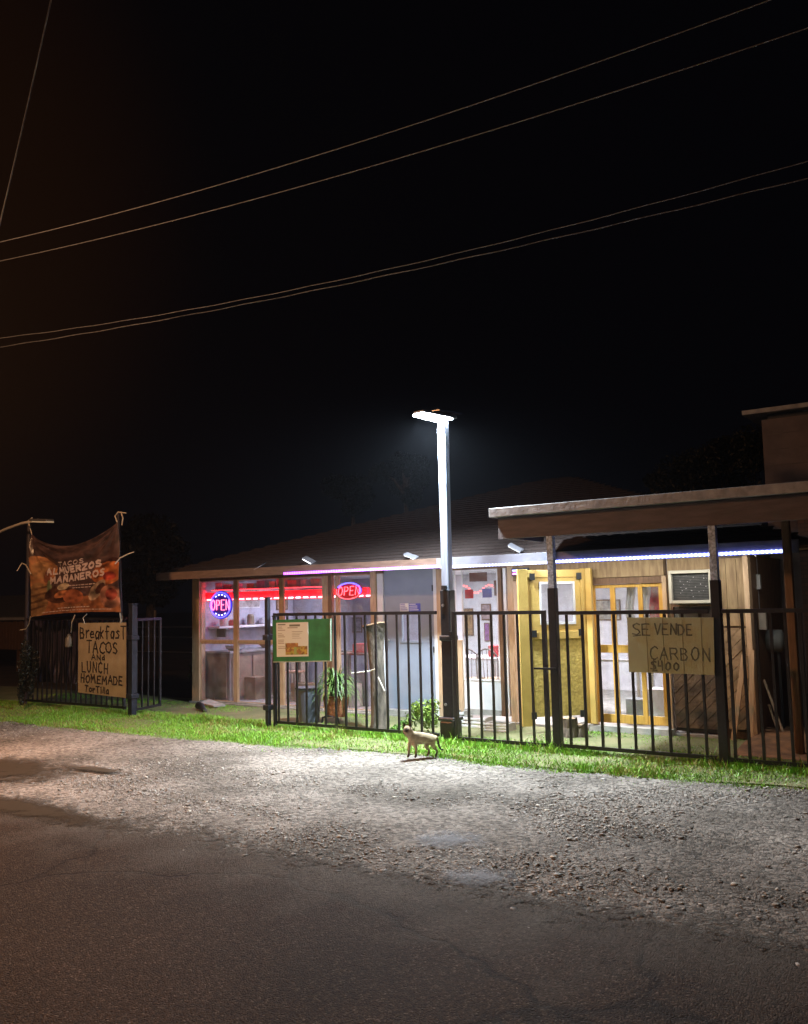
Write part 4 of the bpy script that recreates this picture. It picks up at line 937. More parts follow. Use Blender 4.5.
# green menu board
mt = 8.56
T, fn = board('menu_board', 'green painted board with a printed menu sheet behind the corner of the fence', 'menu board', ((272.5, 620), (330.5, 618.5), (330.5, 661), (273.5, 662)), mt, mat('green_board', (.03, .20, .075), (.02, .13, .05), 7, .5, 0, .1, 40), .02)
def paint_menu():
    nu, nv = 150, 180; u, v = np.meshgrid(np.linspace(0, 1, nu + 1), np.linspace(0, 1, nv + 1))
    c = np.ones((nv + 1, nu + 1, 3)) * np.array([.62, .64, .62]); r_ = np.random.default_rng(3)
    def rect(x0, y0, x1, y1, col): k = (u >= x0) & (u < x1) & (v >= y0) & (v < y1); c[k] = col
    for j in range(14):  # illegible print lines
        y = .12 + j * .048
        if j % 4 != 3: rect(.05, y, .05 + r_.uniform(.12, .26), y + .015, (.22, .16, .13))
        if j < 8 and j > 2: rect(.5, y, .5 + r_.uniform(.2, .42), y + .014, (.28, .26, .24))
    rect(.42, .06, .75, .12, (.16, .15, .12)); rect(.36, .14, .68, .17, (.28, .26, .2)); rect(.05, .04, .3, .075, (.12, .12, .1))
    k = (v > .60) & (v < .95) & (u > .28) & (u < .97) & ~((v < .70) & (u > .68)); pn = vnoise(u * 9, v * 9, 1.2, 71); pm = vnoise(u * 9, v * 9, 2.5, 72)
    food = np.array([.24, .11, .04])[None, None] * (.4 + 1.3 * pn[..., None]) + np.array([.1, .18, .02])[None, None] * (pm[..., None] > .62)
    c[k] = food[k]; rect(.55, .72, .64, .94, (.28, .36, .12))
    return nu, nv, c.reshape(-1, 3)
nu, nv, c = paint_menu()
a0, a1, b0, b1 = .07, .63, .07, .88
o = T.part('menu_sheet', MB().grid(lambda u, v: fn(a0 + (a1 - a0) * u, b0 + (b1 - b0) * v, .004), nu, nv), vcol('print', .45), cols=c)
so = o.modifiers.new('thickness', 'SOLIDIFY'); so.thickness = .002; so.offset = -1
T.part('frame', MB().bar(fn(-.0, 1.0, 0), fn(1.0, 1.0, 0), .014, .012).bar(fn(1.0, 0, 0), fn(1.0, 1.0, 0), .012, .012, (0, 1, 0)), mat('pale_green_edge', (.35, .42, .36), None, 8, .5))

# banner ------------------------------------------------------------
BT = 8.5
bc = [np.array(onT(x, y, BT)) for x, y in ((32, 534), (117, 522), (120.5, 612), (30.5, 617))]
def bmap(u, v, off=0):
    p = (bc[0] * (1 - u) + bc[1] * u) * (1 - v) + (bc[3] * (1 - u) + bc[2] * u) * v
    sag = .27 * (4 * u * (1 - u)) ** .9 * (1 - v) ** 2.0 - .03 * math.sin(3.14 * u) * v
    p = p + np.array((0, -sag))
    # tension folds from the top corners
    dl = math.hypot(u * 1.1, v); dr = math.hypot((1 - u) * 1.1, v); al = math.atan2(v, u * 1.1 + 1e-6); ar = math.atan2(v, (1 - u) * 1.1 + 1e-6)
    w_ = .05 * math.sin(al * 13) * math.exp(-dl * 2.0) * min(1, dl * 6) + .032 * math.sin(ar * 14 + 1) * math.exp(-dr * 2.2) * min(1, dr * 6)
    w_ += .012 * math.sin(u * 11 + v * 5) + .02 * math.sin(v * 7 + u * 3) * (1 - v)
    w_ += .05 * math.exp(-((v - .22) / .1) ** 2) * math.sin(3.14 * u)
    return (p[0], BT - w_ - off, p[1])
def paint_banner():
    nu, nv = 220, 200; u, v = np.meshgrid(np.linspace(0, 1, nu + 1), np.linspace(0, 1, nv + 1))
    bgc = np.array([.10, .055, .055]); c = np.ones((nv + 1, nu + 1, 3)) * bgc * (.75 + .5 * vnoise(u, v, 5, 81))[..., None]
    def ell(cx, cy, rx, ry, col, rot=0, ns=.5, sc=20, sd=1):
        x = (u - cx); y = (v - cy); cr, sr = math.cos(rot), math.sin(rot); X_ = (x * cr + y * sr) / rx; Y_ = (-x * sr + y * cr) / ry
        k = X_ ** 2 + Y_ ** 2 < 1 + .3 * (vnoise(u, v, 14, sd + 5) - .5)
        cc = np.array(col)[None, None] * (1 - ns + 2 * ns * vnoise(u, v, sc, sd))[..., None]; c[k] = cc[k]
    c[v > .80] = (np.array([.42, .15, .05]) * (.7 + .6 * vnoise(u, v, 6, 82))[..., None])[v > .80]
    ell(.10, .46, .20, .24, (.40, .17, .06), .3, .5, 9, 2); ell(.13, .42, .12, .13, (.50, .26, .10), .3, .5, 12, 3); ell(.2, .5, .05, .10, (.30, .10, .05), .5, .5, 14, 33)
    ell(.08, .80, .13, .22, (.36, .20, .08), 0, .3, 6, 4)
    for k in range(4): ell(.08, .66 + .08 * k, .11, .014, (.17, .08, .03), -.2, .3, 6, 5)
    ell(.21, .66, .035, .10, (.22, .28, .14), .0, .4, 12, 6)
    ell(.34, .76, .18, .11, (.09, .035, .02), 0, .6, 22, 7); ell(.38, .76, .09, .045, (.42, .14, .04), -.3, .6, 25, 8)
    ell(.39, .66, .07, .045, (.55, .45, .32), -.3, .3, 12, 9)
    ell(.50, .80, .10, .09, (.50, .14, .05), .2, .4, 10, 10)
    ell(.88, .42, .12, .06, (.05, .018, .015), .0, .5, 20, 11)
    ell(.87, .54, .17, .14, (.48, .13, .02), 0, .7, 16, 12); ell(.9, .58, .08, .05, (.5, .05, .02), .3, .7, 20, 13)
    ell(.76, .74, .15, .07, (.42, .30, .22), -.9, .5, 13, 14); ell(.80, .72, .08, .045, (.08, .03, .02), -.9, .5, 20, 15)
    ell(.91, .82, .12, .13, (.42, .18, .12), .0, .8, 22, 16); ell(.92, .80, .06, .07, (.3, .05, .03), .0, .8, 26, 17)
    c = c * .66 + c.mean(axis=2, keepdims=True) * .12
    c *= (.55 + .9 * vnoise(u, v, 34, 98) ** 1.0)[..., None]; c *= (.6 + .8 * vnoise(u, v, 11, 99))[..., None]
    return nu, nv, c.reshape(-1, 3)
nu, nv, c = paint_banner()
lo = min(q[1] for q in bc)
BN = Thing('banner', 'sagging glossy brown food banner lettered ALMUERZOS MAÑANEROS roped between poles', 'banner', (float((bc[0][0] + bc[1][0]) / 2), BT, float(lo)))
bm_ = vcol('vinyl_print', .30, .25, 14)
o = BN.part('sheet', MB().grid(bmap, nu, nv), bm_, cols=c, smooth=True)
so = o.modifiers.new('thickness', 'SOLIDIFY'); so.thickness = .003; so.offset = 0
INKW = mat('pale_print_ink', (.62, .52, .55), (.50, .42, .44), 12, .5)
def bl(tx, x0, y0, x1, y1, wv, slant=0, m=INKW):
    mb = MB(); d = -.085 * 1.0
    def f2(u, v): return bmap(u, v + d * (u - .5), .006)
    st_ = strokes(tx, x0, y1, x1, y0, 0, slant)
    fine = []
    for q in st_:
        r_ = [q[0]]
        for A, Bq in zip(q[:-1], q[1:]):
            for k in (1 / 3, 2 / 3, 1): r_.append((A[0] + (Bq[0] - A[0]) * k, A[1] + (Bq[1] - A[1]) * k))
        fine.append(r_)
    ribbon(mb, fine, f2, wv, .004); BN.part('lettering', mb, m)
bl('TACOS', .34, .285, .62, .345, .012, .25)
bl('ALMUERZOS', .20, .375, .80, .455, .030)
bl('MAÑANEROS', .24, .505, .84, .585, .028)
mb = MB()
for (x0, x1, y) in ((.46, .72, .655), (.5, .70, .69), (.34, .66, .935), (.15, .9, .968)):
    k = x0
    while k < x1: w_ = random.uniform(.012, .03); ribbon(mb, [[(k, y), (k + w_, y)]], lambda u, v: bmap(u, v, .006), .012); k += w_ + .014
BN.part('fine_print', mb, INKW)
# poles and ropes
s, z0 = onT(25, 700, 8.70); s_, z1 = onT(26, 525, 8.70)
single('banner_pole', MB().tube([(s, 8.70, 0), (s, 8.70, .75), (s + .03, 8.70, z1)], .035, 10), mat('dark_pole', (.035, .03, .04), None, 9, .5), 'thin dark pole holding the left side of the banner', 'pole', 'banner poles')
s, _ = onT(124, 640, 8.9); s_, z1 = onT(118.5, 513, 8.62)
single('banner_pole', MB().tube([(s, 8.92, 0), (s, 8.85, 1.3), (s_, 8.62, z1)], .022, 10), mat('dark_pole', (.035, .03, .04)), 'thin dark pole leaning behind the right side of the banner', 'pole', 'banner poles')
def rope(pts, label=None):
    q = [(onT(x, y, t)[0], t, onT(x, y, t)[1]) for x, y, t in pts]; BN.part('rope', MB().tube(q, .009, 6), ROPE)
rope([(32, 535, 8.5), (30, 527, 8.55), (28, 521, 8.6)]); rope([(28, 521, 8.58), (32, 518, 8.5)])
rope([(117, 522, 8.5), (115, 516, 8.5), (118, 512, 8.56), (126, 513, 8.5)]); rope([(121, 512, 8.5), (123, 518, 8.46), (122, 525, 8.45)])
rope([(115, 564, 8.42), (120, 558, 8.5), (128, 554, 8.56), (134, 552, 8.6)]); rope([(31, 574, 8.45), (26, 565, 8.5), (22, 563, 8.56), (17, 571, 8.5)])
rope([(30.5, 617, 8.5), (29, 624, 8.55), (26, 629, 8.6), (20, 630, 8.6)]); rope([(75, 615, 8.5), (72, 622, 8.5), (71, 632, 8.6)]); rope([(120, 613, 8.5), (121, 620, 8.55), (119, 625, 8.6)])
# dark shrub mass at the far left post
def leafy(name, label, cat, c, rad, n, ls, col, seed, group=None, trunk=None, clump=7, thin=1.0, hue=.0):
    """c = site base (s,t,z of crown centre)"""
    r_ = np.random.default_rng(seed)
    T = Thing(name, label, cat, (c[0], c[1], 0), group)
    cl = r_.normal(0, 1, (clump, 3)); cl /= np.linalg.norm(cl, axis=1)[:, None]; cl *= r_.uniform(.25, .8, (clump, 1)); cr = r_.uniform(.3, .55, clump)
    if trunk:
        T.part('trunk', MB().tube([(c[0], c[1], 0), (c[0] + .05, c[1], c[2] * .5), (c[0], c[1], c[2])], [trunk, trunk * .75, trunk * .4], 10), BARK)
        lm = MB()
        for k in range(clump):
            p = np.array(c) + cl[k] * np.array(rad) * .9; m_ = (np.array(c) * .5 + p * .5) + np.array((0, 0, -.12 * rad[2])); lm.tube([(c[0], c[1], c[2] - rad[2] * .6), m_, p], [trunk * .45, trunk * .3, trunk * .1], 6)
        T.part('limb', lm, BARK)
    w_ = r_.integers(0, clump, n); d = r_.normal(0, 1, (n, 3)); d /= np.linalg.norm(d, axis=1)[:, None]; rr = cr[w_] * r_.random(n) ** .5
    pos = (cl[w_] + d * rr[:, None]) * np.array(rad) * thin + np.array(c) - T.loc
    u = r_.normal(0, 1, (n, 3)); u /= np.linalg.norm(u, axis=1)[:, None]; v = np.cross(u, r_.normal(0, 1, (n, 3))); v /= np.linalg.norm(v, axis=1)[:, None]
    L = ls * r_.uniform(.6, 1.3, (n, 1)); V = np.stack([pos - u * L, pos + v * L * .38, pos + u * L, pos - v * L * .38], 1).reshape(-1, 3)
    Fa = np.arange(n * 4).reshape(-1, 4)
    tn = (r_.uniform(.6, 1.35, n) * (.75 + .5 * r_.random(clump)[w_]))[:, None] * np.array(col)[None]
    o = fast_mesh('foliage' if not trunk else 'crown', V, Fa, 4, vcol('leaf', .5), np.repeat(tn, 4, 0)); o.parent = T.o
    return T
s, t = gnd(15, 712)
leafy('ivy_shrub', 'dark tall shrub clinging beside the left banner pole', 'shrub', (s, t + .2, .68), (.17, .17, .72), 4200, .022, (.016, .017, .008), 5)
s, t = gnd(178, 700)
leafy('weed_bush', 'loose weedy bush beyond the driveway gap', 'bush', (s + .0, 11.2, .42), (.5, .4, .5), 900, .05, (.06, .075, .03), 8, thin=1.1)
# dark trees behind
_k = 1
leafy('tree', 'dim broadleaf tree rising behind the canopy beside the chimney', 'tree', (*[S_(715, 21, 460), 21], Z_(715, 470, 21)), (1.35, 1.3, 1.25), 16000, .055, (.014, .018, .010), 12, 'dark trees behind the roof', .16, 9)
leafy('tree', 'dim low tree crown left of the taller one behind the canopy', 'tree', (S_(652, 22, 480), 22, Z_(652, 486, 22)), (.7, .8, .45), 6000, .055, (.011, .015, .008), 13, 'dark trees behind the roof', .12, 6)
leafy('tree', 'faint sparse tree over the left roof slope', 'tree', (S_(352, 23, 480), 23, Z_(352, 496, 23)), (1.0, 1, .8), 7000, .055, (.011, .015, .008), 14, 'dark trees behind the roof', .14, 7)
leafy('tree', 'faint tree crown behind the roof left of the lamp pole', 'tree', (S_(405, 24, 470), 24, Z_(405, 478, 24)), (1.1, 1, 1.0), 7000, .055, (.011, .015, .008), 15, 'dark trees behind the roof', .15, 7)
leafy('tree', 'large black tree mass behind the driveway gap', 'tree', (S_(150, 21, 560), 21, Z_(150, 565, 21)), (2.4, 1.5, 1.5), 12000, .12, (.007, .009, .005), 16, 'dark trees behind the roof', .2, 9)

# ================================================================== YARD THINGS
# dead trunk
s, t = gnd(378, 736); t = 9.0; s = S_(377, 9.0, 680)
TK = Thing('dead_trunk', 'grey dead tree trunk sawn flat at fence height', 'tree trunk', (s, t, 0))
ztk = Z_(377, 625, t)
n = 18; prof = [(.135, 0), (.11, .1), (.10, .4), (.095, .75), (.10, 1.0), (.125, 1.2), (.165, ztk)]
mb = MB(); r_ = random.Random(4)
for k, (rr, z) in enumerate(prof):
    for j in range(n):
        a_ = 6.2832 * j / n; q = rr * (1 + .10 * math.sin(3 * a_ + k * .4) + r_.uniform(-.05, .05)); mb.v.append((s + .01 * math.sin(k) + q * math.cos(a_), t + q * .8 * math.sin(a_), z + (.03 * math.cos(a_) if k == len(prof) - 1 else 0)))
for k in range(len(prof) - 1):
    for j in range(n): a_ = k * n + j; b_ = k * n + (j + 1) % n; mb.f.append((a_, b_, b_ + n, a_ + n))
TK.part('bark', mb, BARK, smooth=True)
top = [v_ for v_ in mb.v[-n:]]; tm = MB(); tm.quad(*[(x, y, z + .004) for x, y, z in top]); tm.quad(*[(x, y, z + .018) for x, y, z in top])
i = len(tm.v) - 2 * n
tm.f += [(i + j, i + (j + 1) % n, i + n + (j + 1) % n, i + n + j) for j in range(n)]
TK.part('sawn_top', tm, WOODP)
TK.part('rope', MB().tube([(s - .22, t - .22, Z_(360, 672, t)), (s, t - .13, Z_(375, 670, t)), (s + .08, t - .12, Z_(382, 668, t))], .008), ROPE)
TK.part('rope', MB().tube([(s + .1, t - .11, Z_(383, 668, t) - .1), (s + .16, t - .12, Z_(386, 684, t)), (s + .2, t - .12, Z_(390, 690, t))], .008), ROPE)
# trash bin
s = S_(309, 9.25, 700); t = 9.25
T = Thing('trash_bin', 'dark grey-blue plastic bin behind the menu board', 'bin', (s, t, 0))
T.part('tub', MB().lathe((s, t, 0), [(.13, 0), (.17, .43), (.18, .45), (.165, .45), (.13, .03)], 20), mat('bin_plastic', (.10, .115, .15), (.07, .08, .11), 5, .45), smooth=False)
T.part('rim', MB().lathe((s, t, .45), [(.185, 0), (.188, .02), (.17, .025)], 20), DARK)
# basket with spiky plant
s = S_(336, 9.35, 700); t = 9.35
T = Thing('potted_plant', 'spiky green plant in a rust-orange basket behind the fence', 'potted plant', (s, t, 0))
T.part('basket', MB().lathe((s, t, .1), [(.14, 0), (.175, .25), (.185, .27), (.16, .27), (.12, .03)], 12), mat('rust_basket', (.36, .14, .05), (.16, .06, .025), 22, .8, 0, .9, 30))
T.part('stand', MB().tube([(s - .15, t - .12, 0), (s - .13, t - .12, .09), (s, t - .14, .12), (s + .13, t - .12, .09), (s + .15, t - .12, 0)], .012), DARK)
mb = MB(); r_ = random.Random(2)
for i in range(230):
    a_ = r_.uniform(0, 6.28); ln = 0; h = r_.uniform(.10, .40); sp = r_.uniform(.08, .38) ; b0 = (s + .05 * math.cos(a_), t + .05 * math.sin(a_), .34 + r_.uniform(0, .26))
    p = [np.array(b0)]
    for k in (1, 2, 3, 4):
        f_ = k / 4; p.append(np.array((b0[0] + sp * math.cos(a_) * f_, b0[1] + sp * math.sin(a_) * f_, b0[2] + h * (f_ * 1.6 - f_ * f_ * (.5 + 1.6 * sp / .3)))))
    w_ = r_.uniform(.007, .013); sd = np.array((-math.sin(a_), math.cos(a_), 0))
    i0 = len(mb.v)
    for k, q in enumerate(p): ww = w_ * (1 - (k / 4) ** 2 * .9); mb.v += [tuple(q - sd * ww), tuple(q + sd * ww)]
    for k in range(4): mb.f.append((i0 + 2 * k, i0 + 2 * k + 1, i0 + 2 * k + 3, i0 + 2 * k + 2))
T.part('leaves', mb, mat('spiky_leaf', (.14, .24, .05), (.07, .14, .03), 6, .45))
# shrub behind fence
s = S_(424, 9.05, 700)
leafy('shrub', 'bright yellow-green round shrub behind the cat', 'shrub', (s, 9.05, .24), (.24, .2, .26), 1500, .024, (.17, .26, .04), 21, clump=8)
s = S_(401, 9.0, 700)
leafy('low_plant', 'low leafy weed clump between trunk and shrub', 'weed', (s, 8.95, .09), (.2, .14, .11), 500, .026, (.12, .24, .04), 23, clump=5)
# planks at the corner of the building
s, t = gnd(212, 707)
single('plank', MB().hexa([(s - .25, t - .05, .03), (s + .25, t - .2, .03), (s + .32, t - .02, .03), (s - .2, t + .12, .08), (s - .25, t - .05, .06), (s + .25, t - .2, .055), (s + .32, t - .02, .055), (s - .2, t + .12, .105)]), CONC, 'pale plank lying by the left corner of the building', 'plank')
s, t = gnd(203, 711)
T = Thing('drain_pipe', 'short black pipe lying on the grass by the building corner', 'pipe', (s, t, 0))
T.part('elbow', MB().tube([(s - .10, t, .08), (s, t - .02, .07), (s + .12, t - .1, .04), (s + .22, t - .16, .03)], [.06, .05, .035, .03], 10), DARK, smooth=True)
# pallets / buckets at the gate
for px, py, lb, w_, h in ((478, 727, 'white slatted crate on the ground behind the gate', .17, .13), (500, 731, 'stack of flat white pavers behind the gate', .16, .10), (463, 722, 'small pale crate close to the lamp pole behind the gate', .08, .15)):
    s, t = gnd(px, py)
    T = Thing('crate', lb, 'crate', (s, t, 0), 'pale crates behind the gate')
    for k in range(3): T.part('slat', MB().box((s - w_, t - .12, .01 + k * h / 3), (s + w_, t - .10, .01 + k * h / 3 + h / 3 * .6)), WHITE, bevel=.003)
    T.part('frame', MB().box((s - w_ + .005, t - .098, 0), (s - w_ + .03, t + .12, h)).box((s + w_ - .03, t - .098, 0), (s + w_ - .005, t + .12, h)), CONC)
# right storage clutter
def t2(px, py, t=11.2): s, z = onT(px, py, t); return s, t, z
s, t, z = t2(769, 641, 10.9)
T = Thing('gas_tank', 'grey rounded tank on a stand in the dark storage corner', 'tank', (s, t, 0))
T.part('tank', MB().tube([(s - .17, t, z), (s - .14, t, z), (s + .14, t, z), (s + .17, t, z)], [.06, .13, .13, .06], 18), mat('tank_grey', (.22, .23, .23), (.14, .15, .15), 7, .5), smooth=True)
T.part('stand', MB().bar((s - .1, t, 0), (s - .1, t, z - .1), .03, .03).bar((s + .1, t, 0), (s + .1, t, z - .1), .03, .03), DARK)
s, t, z = t2(757, 585, 10.6)
T = Thing('electric_meter', 'pale conduit and meter boxes on the wall right of the plywood', 'meter', (s, t, z))
T.part('conduit', MB().tube([(s, t, z - .35), (s, t, z + .35)], .018), STEEL)
T.part('box', MB().box((s - .05, t - .06, z - .05), (s + .05, t, z + .12)), mat('meter_grey', (.4, .4, .4), None, 6, .5), bevel=.006)
T.part('box', MB().box((s - .03, t - .07, z - .5), (s + .09, t, z - .27)), mat('meter_cream', (.45, .4, .34), None, 6, .5), bevel=.006)
for k, (a_, b_, lb) in enumerate(((( 764, 680), (786, 738), 'longer pale stick leaning in the dark storage corner'), ((769, 705), (781, 738), 'short pale stick leaning in the dark storage corner'))):
    p = t2(*a_, 10.6); q = (*t2(*b_, 10.3)[:2], .02)
    single('stick', MB().tube([p, q], .014), WOODP, lb, 'stick', 'sticks leaning in the storage corner')
for i in range(2):
    p = t2(*((744, 655), (752, 650))[i], 10.15); q = t2(*((733, 735), (751, 738))[i], 10.1)
    single('board_offcut', MB().bar(p, (q[0], q[1], .02), .05, .02, (0, 1, 0)), WOODP, ('pale board leaning left against the diagonal siding', 'pale upright board at the building corner')[i], 'board', 'boards leaning on the siding')
mb = MB().grid(lambda u, v: (sx(754) + 2.6 * u, 9.2 + 2.2 * v, .02 + .13 * float(vnoise(u * 9, v * 6, 1.0, 91)) * math.sin(math.pi * v)), 40, 20)
single('dirt_pile', mb, mat('orange_dirt', (.26, .13, .06), (.12, .06, .03), 6, .9, 0, .8, 20), 'low rusty dirt heap under the storage shelter', 'dirt', kind='structure', smooth=True)

# neighbour structures far left
s0, z0 = onT(-60, 619, 16); s1, z1 = onT(26, 619, 16)
T = Thing('neighbour_shed', 'long grey-roofed shed far behind the left fence', 'shed', (s0, 17, 0))
zr1 = Z_(10, 597, 18)
T.part('roof', MB().hexa([(s0 - 4, 16, z0), (s1, 16, z0), (s1, 18, zr1), (s0 - 4, 18, zr1), (s0 - 4, 16, z0 + .05), (s1, 16, z0 + .05), (s1, 18, zr1 + .05), (s0 - 4, 18, zr1 + .05)]), mat('grey_tin', (.20, .21, .23), (.16, .17, .19), 4, .6))
T.part('gutter', MB().box((s0 - 4, 15.9, z0 - .06), (s1, 15.99, z0 + .02)), WHITE)
T.part('wall', MB().box((s0 - 4, 16.2, 0), (s1 - .3, 17.8, z0 - .01)), DARK)
s0 = S_(-70, 13.5); s1 = S_(24, 13.5)
T = Thing('wooden_fence', 'low brown board fence in front of the grey-roofed shed', 'fence', (s1, 13.5, 0))
k = s0; zf = Z_(5, 622, 13.5)
mb = MB()
while k < s1: mb.box((k, 13.5, .55), (k + .13, 13.52, zf + random.uniform(-.02, .02))); k += .142
T.part('boards', mb, WOODB); T.part('rail', MB().box((s0, 13.522, .8), (s1, 13.56, .86)), WOODB)
k = s0
while k < s1: T.part('post', MB().box((k, 13.561, 0), (k + .09, 13.65, zf)), WOODB); k += 1.4
# wire fence beyond the driveway gap
s0, s1 = S_(158, 13), S_(194, 13)
T = Thing('wire_fence', 'thin wire fence behind the driveway gap', 'fence', (s0, 13, 0))
for y in (627, 637, 652): T.part('wire', MB().tube([(s0 - 2, 13, Z_(175, y, 13)), (s1 + .3, 13, Z_(175, y, 13))], .006, 5), STEEL)
T.part('post', MB().tube([(s0 - .1, 13, 0), (s0 - .1, 13, 1.5)], .03), BARK)

# ================================================================== INTERIOR FURNITURE
FZ = .04
def it(px, py, t): s, z = onT(px, py, t); return s, z
# left counter along the side wall
WS = W0 + .08
CAB = mat('cabinet_grey', (.26, .22, .22), (.2, .17, .17), 5, .6); CABT = mat('cabinet_tan', (.36, .27, .2), (.28, .2, .15), 6, .6)
T = Thing('counter', 'steel-topped wooden counter along the wall inside the leftmost windows', 'counter', (WS + .3, 11.4, FZ))
z1 = .80
T.part('worktop', MB().box((WS + .01, 10.42, z1), (WS + .60, 12.4, z1 + .035)), STEEL, bevel=.004)
T.part('cabinet', MB().box((WS + .02, 10.45, FZ), (WS + .56, 12.38, z1)), CAB)
for i in range(4):
    a_ = 10.5 + i * .47; T.part('cabinet_door', MB().box((WS + .561, a_, FZ + .06), (WS + .578, a_ + .42, z1 - .06)), CABT)
T.part('end_panel', MB().box((WS + .04, 10.43, FZ + .05), (WS + .5, 10.449, z1 - .06)), CABT)
single('cooking_pan', MB().lathe((WS + .38, 10.75, z1 + .035), [(.10, 0), (.15, .03), (.17, .085), (.16, .085), (.09, .02)], 18), STEEL, 'round steel pan on the counter in the leftmost window', 'pan')
single('mixing_bowl', MB().lathe((WS + .36, 11.5, z1 + .035), [(.06, 0), (.11, .05), (.14, .13), (.13, .13), (.05, .02)], 18), mat('bowl_brown', (.3, .15, .08), None, 6, .4), 'brown bowl farther back on the counter', 'bowl')
T = Thing('wall_shelf', 'white wall shelf above the counter with a hanging ladle', 'shelf', (WS + .1, 11.4, 1.2))
T.part('board', MB().box((WS + .005, 10.5, 1.20), (WS + .28, 12.2, 1.235)), WHITE); T.part('ladle', MB().tube([(WS + .2, 11.0, 1.195), (WS + .2, 11.0, 1.0)], .012), DARK)
for t_ in (10.7, 11.9): T.part('bracket', MB().box((WS + .005, t_, 1.05), (WS + .2, t_ + .03, 1.199)), DARK)
for i, (t_, w_, h, c_) in enumerate(((10.62, .16, .14, (.55, .5, .45)), (10.85, .2, .1, (.4, .1, .08)), (11.25, .14, .18, (.25, .2, .15)), (11.6, .22, .12, (.5, .5, .55)))):
    single('jar', MB().lathe((WS + .15, t_ + .1, 1.2355), [(w_ * .4, 0), (w_ * .45, h * .1), (w_ * .45, h * .8), (w_ * .3, h)], 14), mat('jar%d' % i, c_, None, 6, .4), ('first pale', 'second red', 'third brown', 'fourth bluish-white')[i] + ' jar from the window on the wall shelf', 'jar', 'jars on the wall shelf')
T = Thing('fridge', 'tall dull grey fridge against the side wall beyond the counter', 'fridge', (WS + .4, 13, FZ))
T.part('cabinet', MB().box((WS + .02, 12.6, FZ), (WS + .75, 13.3, 1.75)), mat('fridge_grey', (.30, .30, .36), (.25, .25, .3), 4, .4), bevel=.01)
T.part('handle', MB().box((WS + .76, 12.7, .9), (WS + .79, 12.73, 1.4)), DARK)
for i, (t_, z_, w_, h, c_, lb) in enumerate(((11.45, 1.70, .55, .36, (.50, .45, .45), 'white framed poster on the side wall over the shelf'), (12.3, 1.62, .3, .3, (.45, .3, .2), 'small brown picture farther back on the side wall'))):
    T = Thing('picture', lb, 'picture', (WS, t_, z_ - h / 2), 'pictures on the walls')
    T.part('frame', MB().box((WS + .002, t_ - w_ / 2, z_ - h / 2), (WS + .018, t_ + w_ / 2, z_ + h / 2)), WHITE if i == 0 else WOODB)
    T.part('print', MB().box((WS + .019, t_ - w_ / 2 + .02, z_ - h / 2 + .02), (WS + .024, t_ + w_ / 2 - .02, z_ + h / 2 - .02)), mat('pic%d' % i, c_, tuple(x * .4 for x in c_), 14, .4))
for i, (px, py, w_, h, c_, lb) in enumerate(((486, 612, .20, .30, (.4, .3, .3), 'square picture on the white back wall'), (487, 632, .12, .34, (.35, .12, .4), 'narrow purple hanging picture below the square one'), (352, 625, .5, .3, (.35, .35, .42), 'wide grey notice board on the rear wall beneath the oval OPEN sign'), (468, 622, .22, .5, (.42, .26, .12), 'brown woven hanging on the white back wall'), (606, 610, .5, .35, (.4, .38, .32), 'pale chart on the rear wall behind the yellow doors'))):
    tt = RB - .03; s_, z_ = it(px, py, tt)
    T = Thing('picture', lb, 'picture', (s_, tt, z_ - h / 2), 'pictures on the walls')
    T.part('frame', MB().box((s_ - w_ / 2, tt, z_ - h / 2), (s_ + w_ / 2, tt + .015, z_ + h / 2)), WOODB)
    T.part('print', MB().box((s_ - w_ / 2 + .02, tt - .006, z_ - h / 2 + .02), (s_ + w_ / 2 - .02, tt - .001, z_ + h / 2 - .02)), mat('picb%d' % i, c_, tuple(x * .4 for x in c_), 14, .4))
for i, (px, t_, w_, h, c_, lb) in enumerate(((212, 10.55, .34, .30, (.38, .26, .16), 'open brown carton on the floor inside the leftmost window'), (252, 10.9, .40, .36, (.30, .21, .14), 'large brown carton on the floor inside the second window'), (258, 11.5, .30, .62, (.32, .32, .36), 'grey floor bin inside the second window'), (303, 11.0, .35, .28, (.40, .29, .18), 'brown carton under the brown table'), (350, 10.7, .30, .34, (.42, .36, .3), 'pale carton inside the plant window'), (364, 10.9, .26, .5, (.2, .2, .24), 'dark crate inside the window next to the grey door'))):
    s_ = S_(px, t_); single('carton', MB().box((s_ - w_ / 2, t_ - w_ / 3, FZ + .001), (s_ + w_ / 2, t_ + w_ / 3, FZ + h)), mat('carton%d' % i, c_, tuple(x * .6 for x in c_), 7, .7), lb, 'carton', 'cartons and bins on the room floor', bevel=.008)

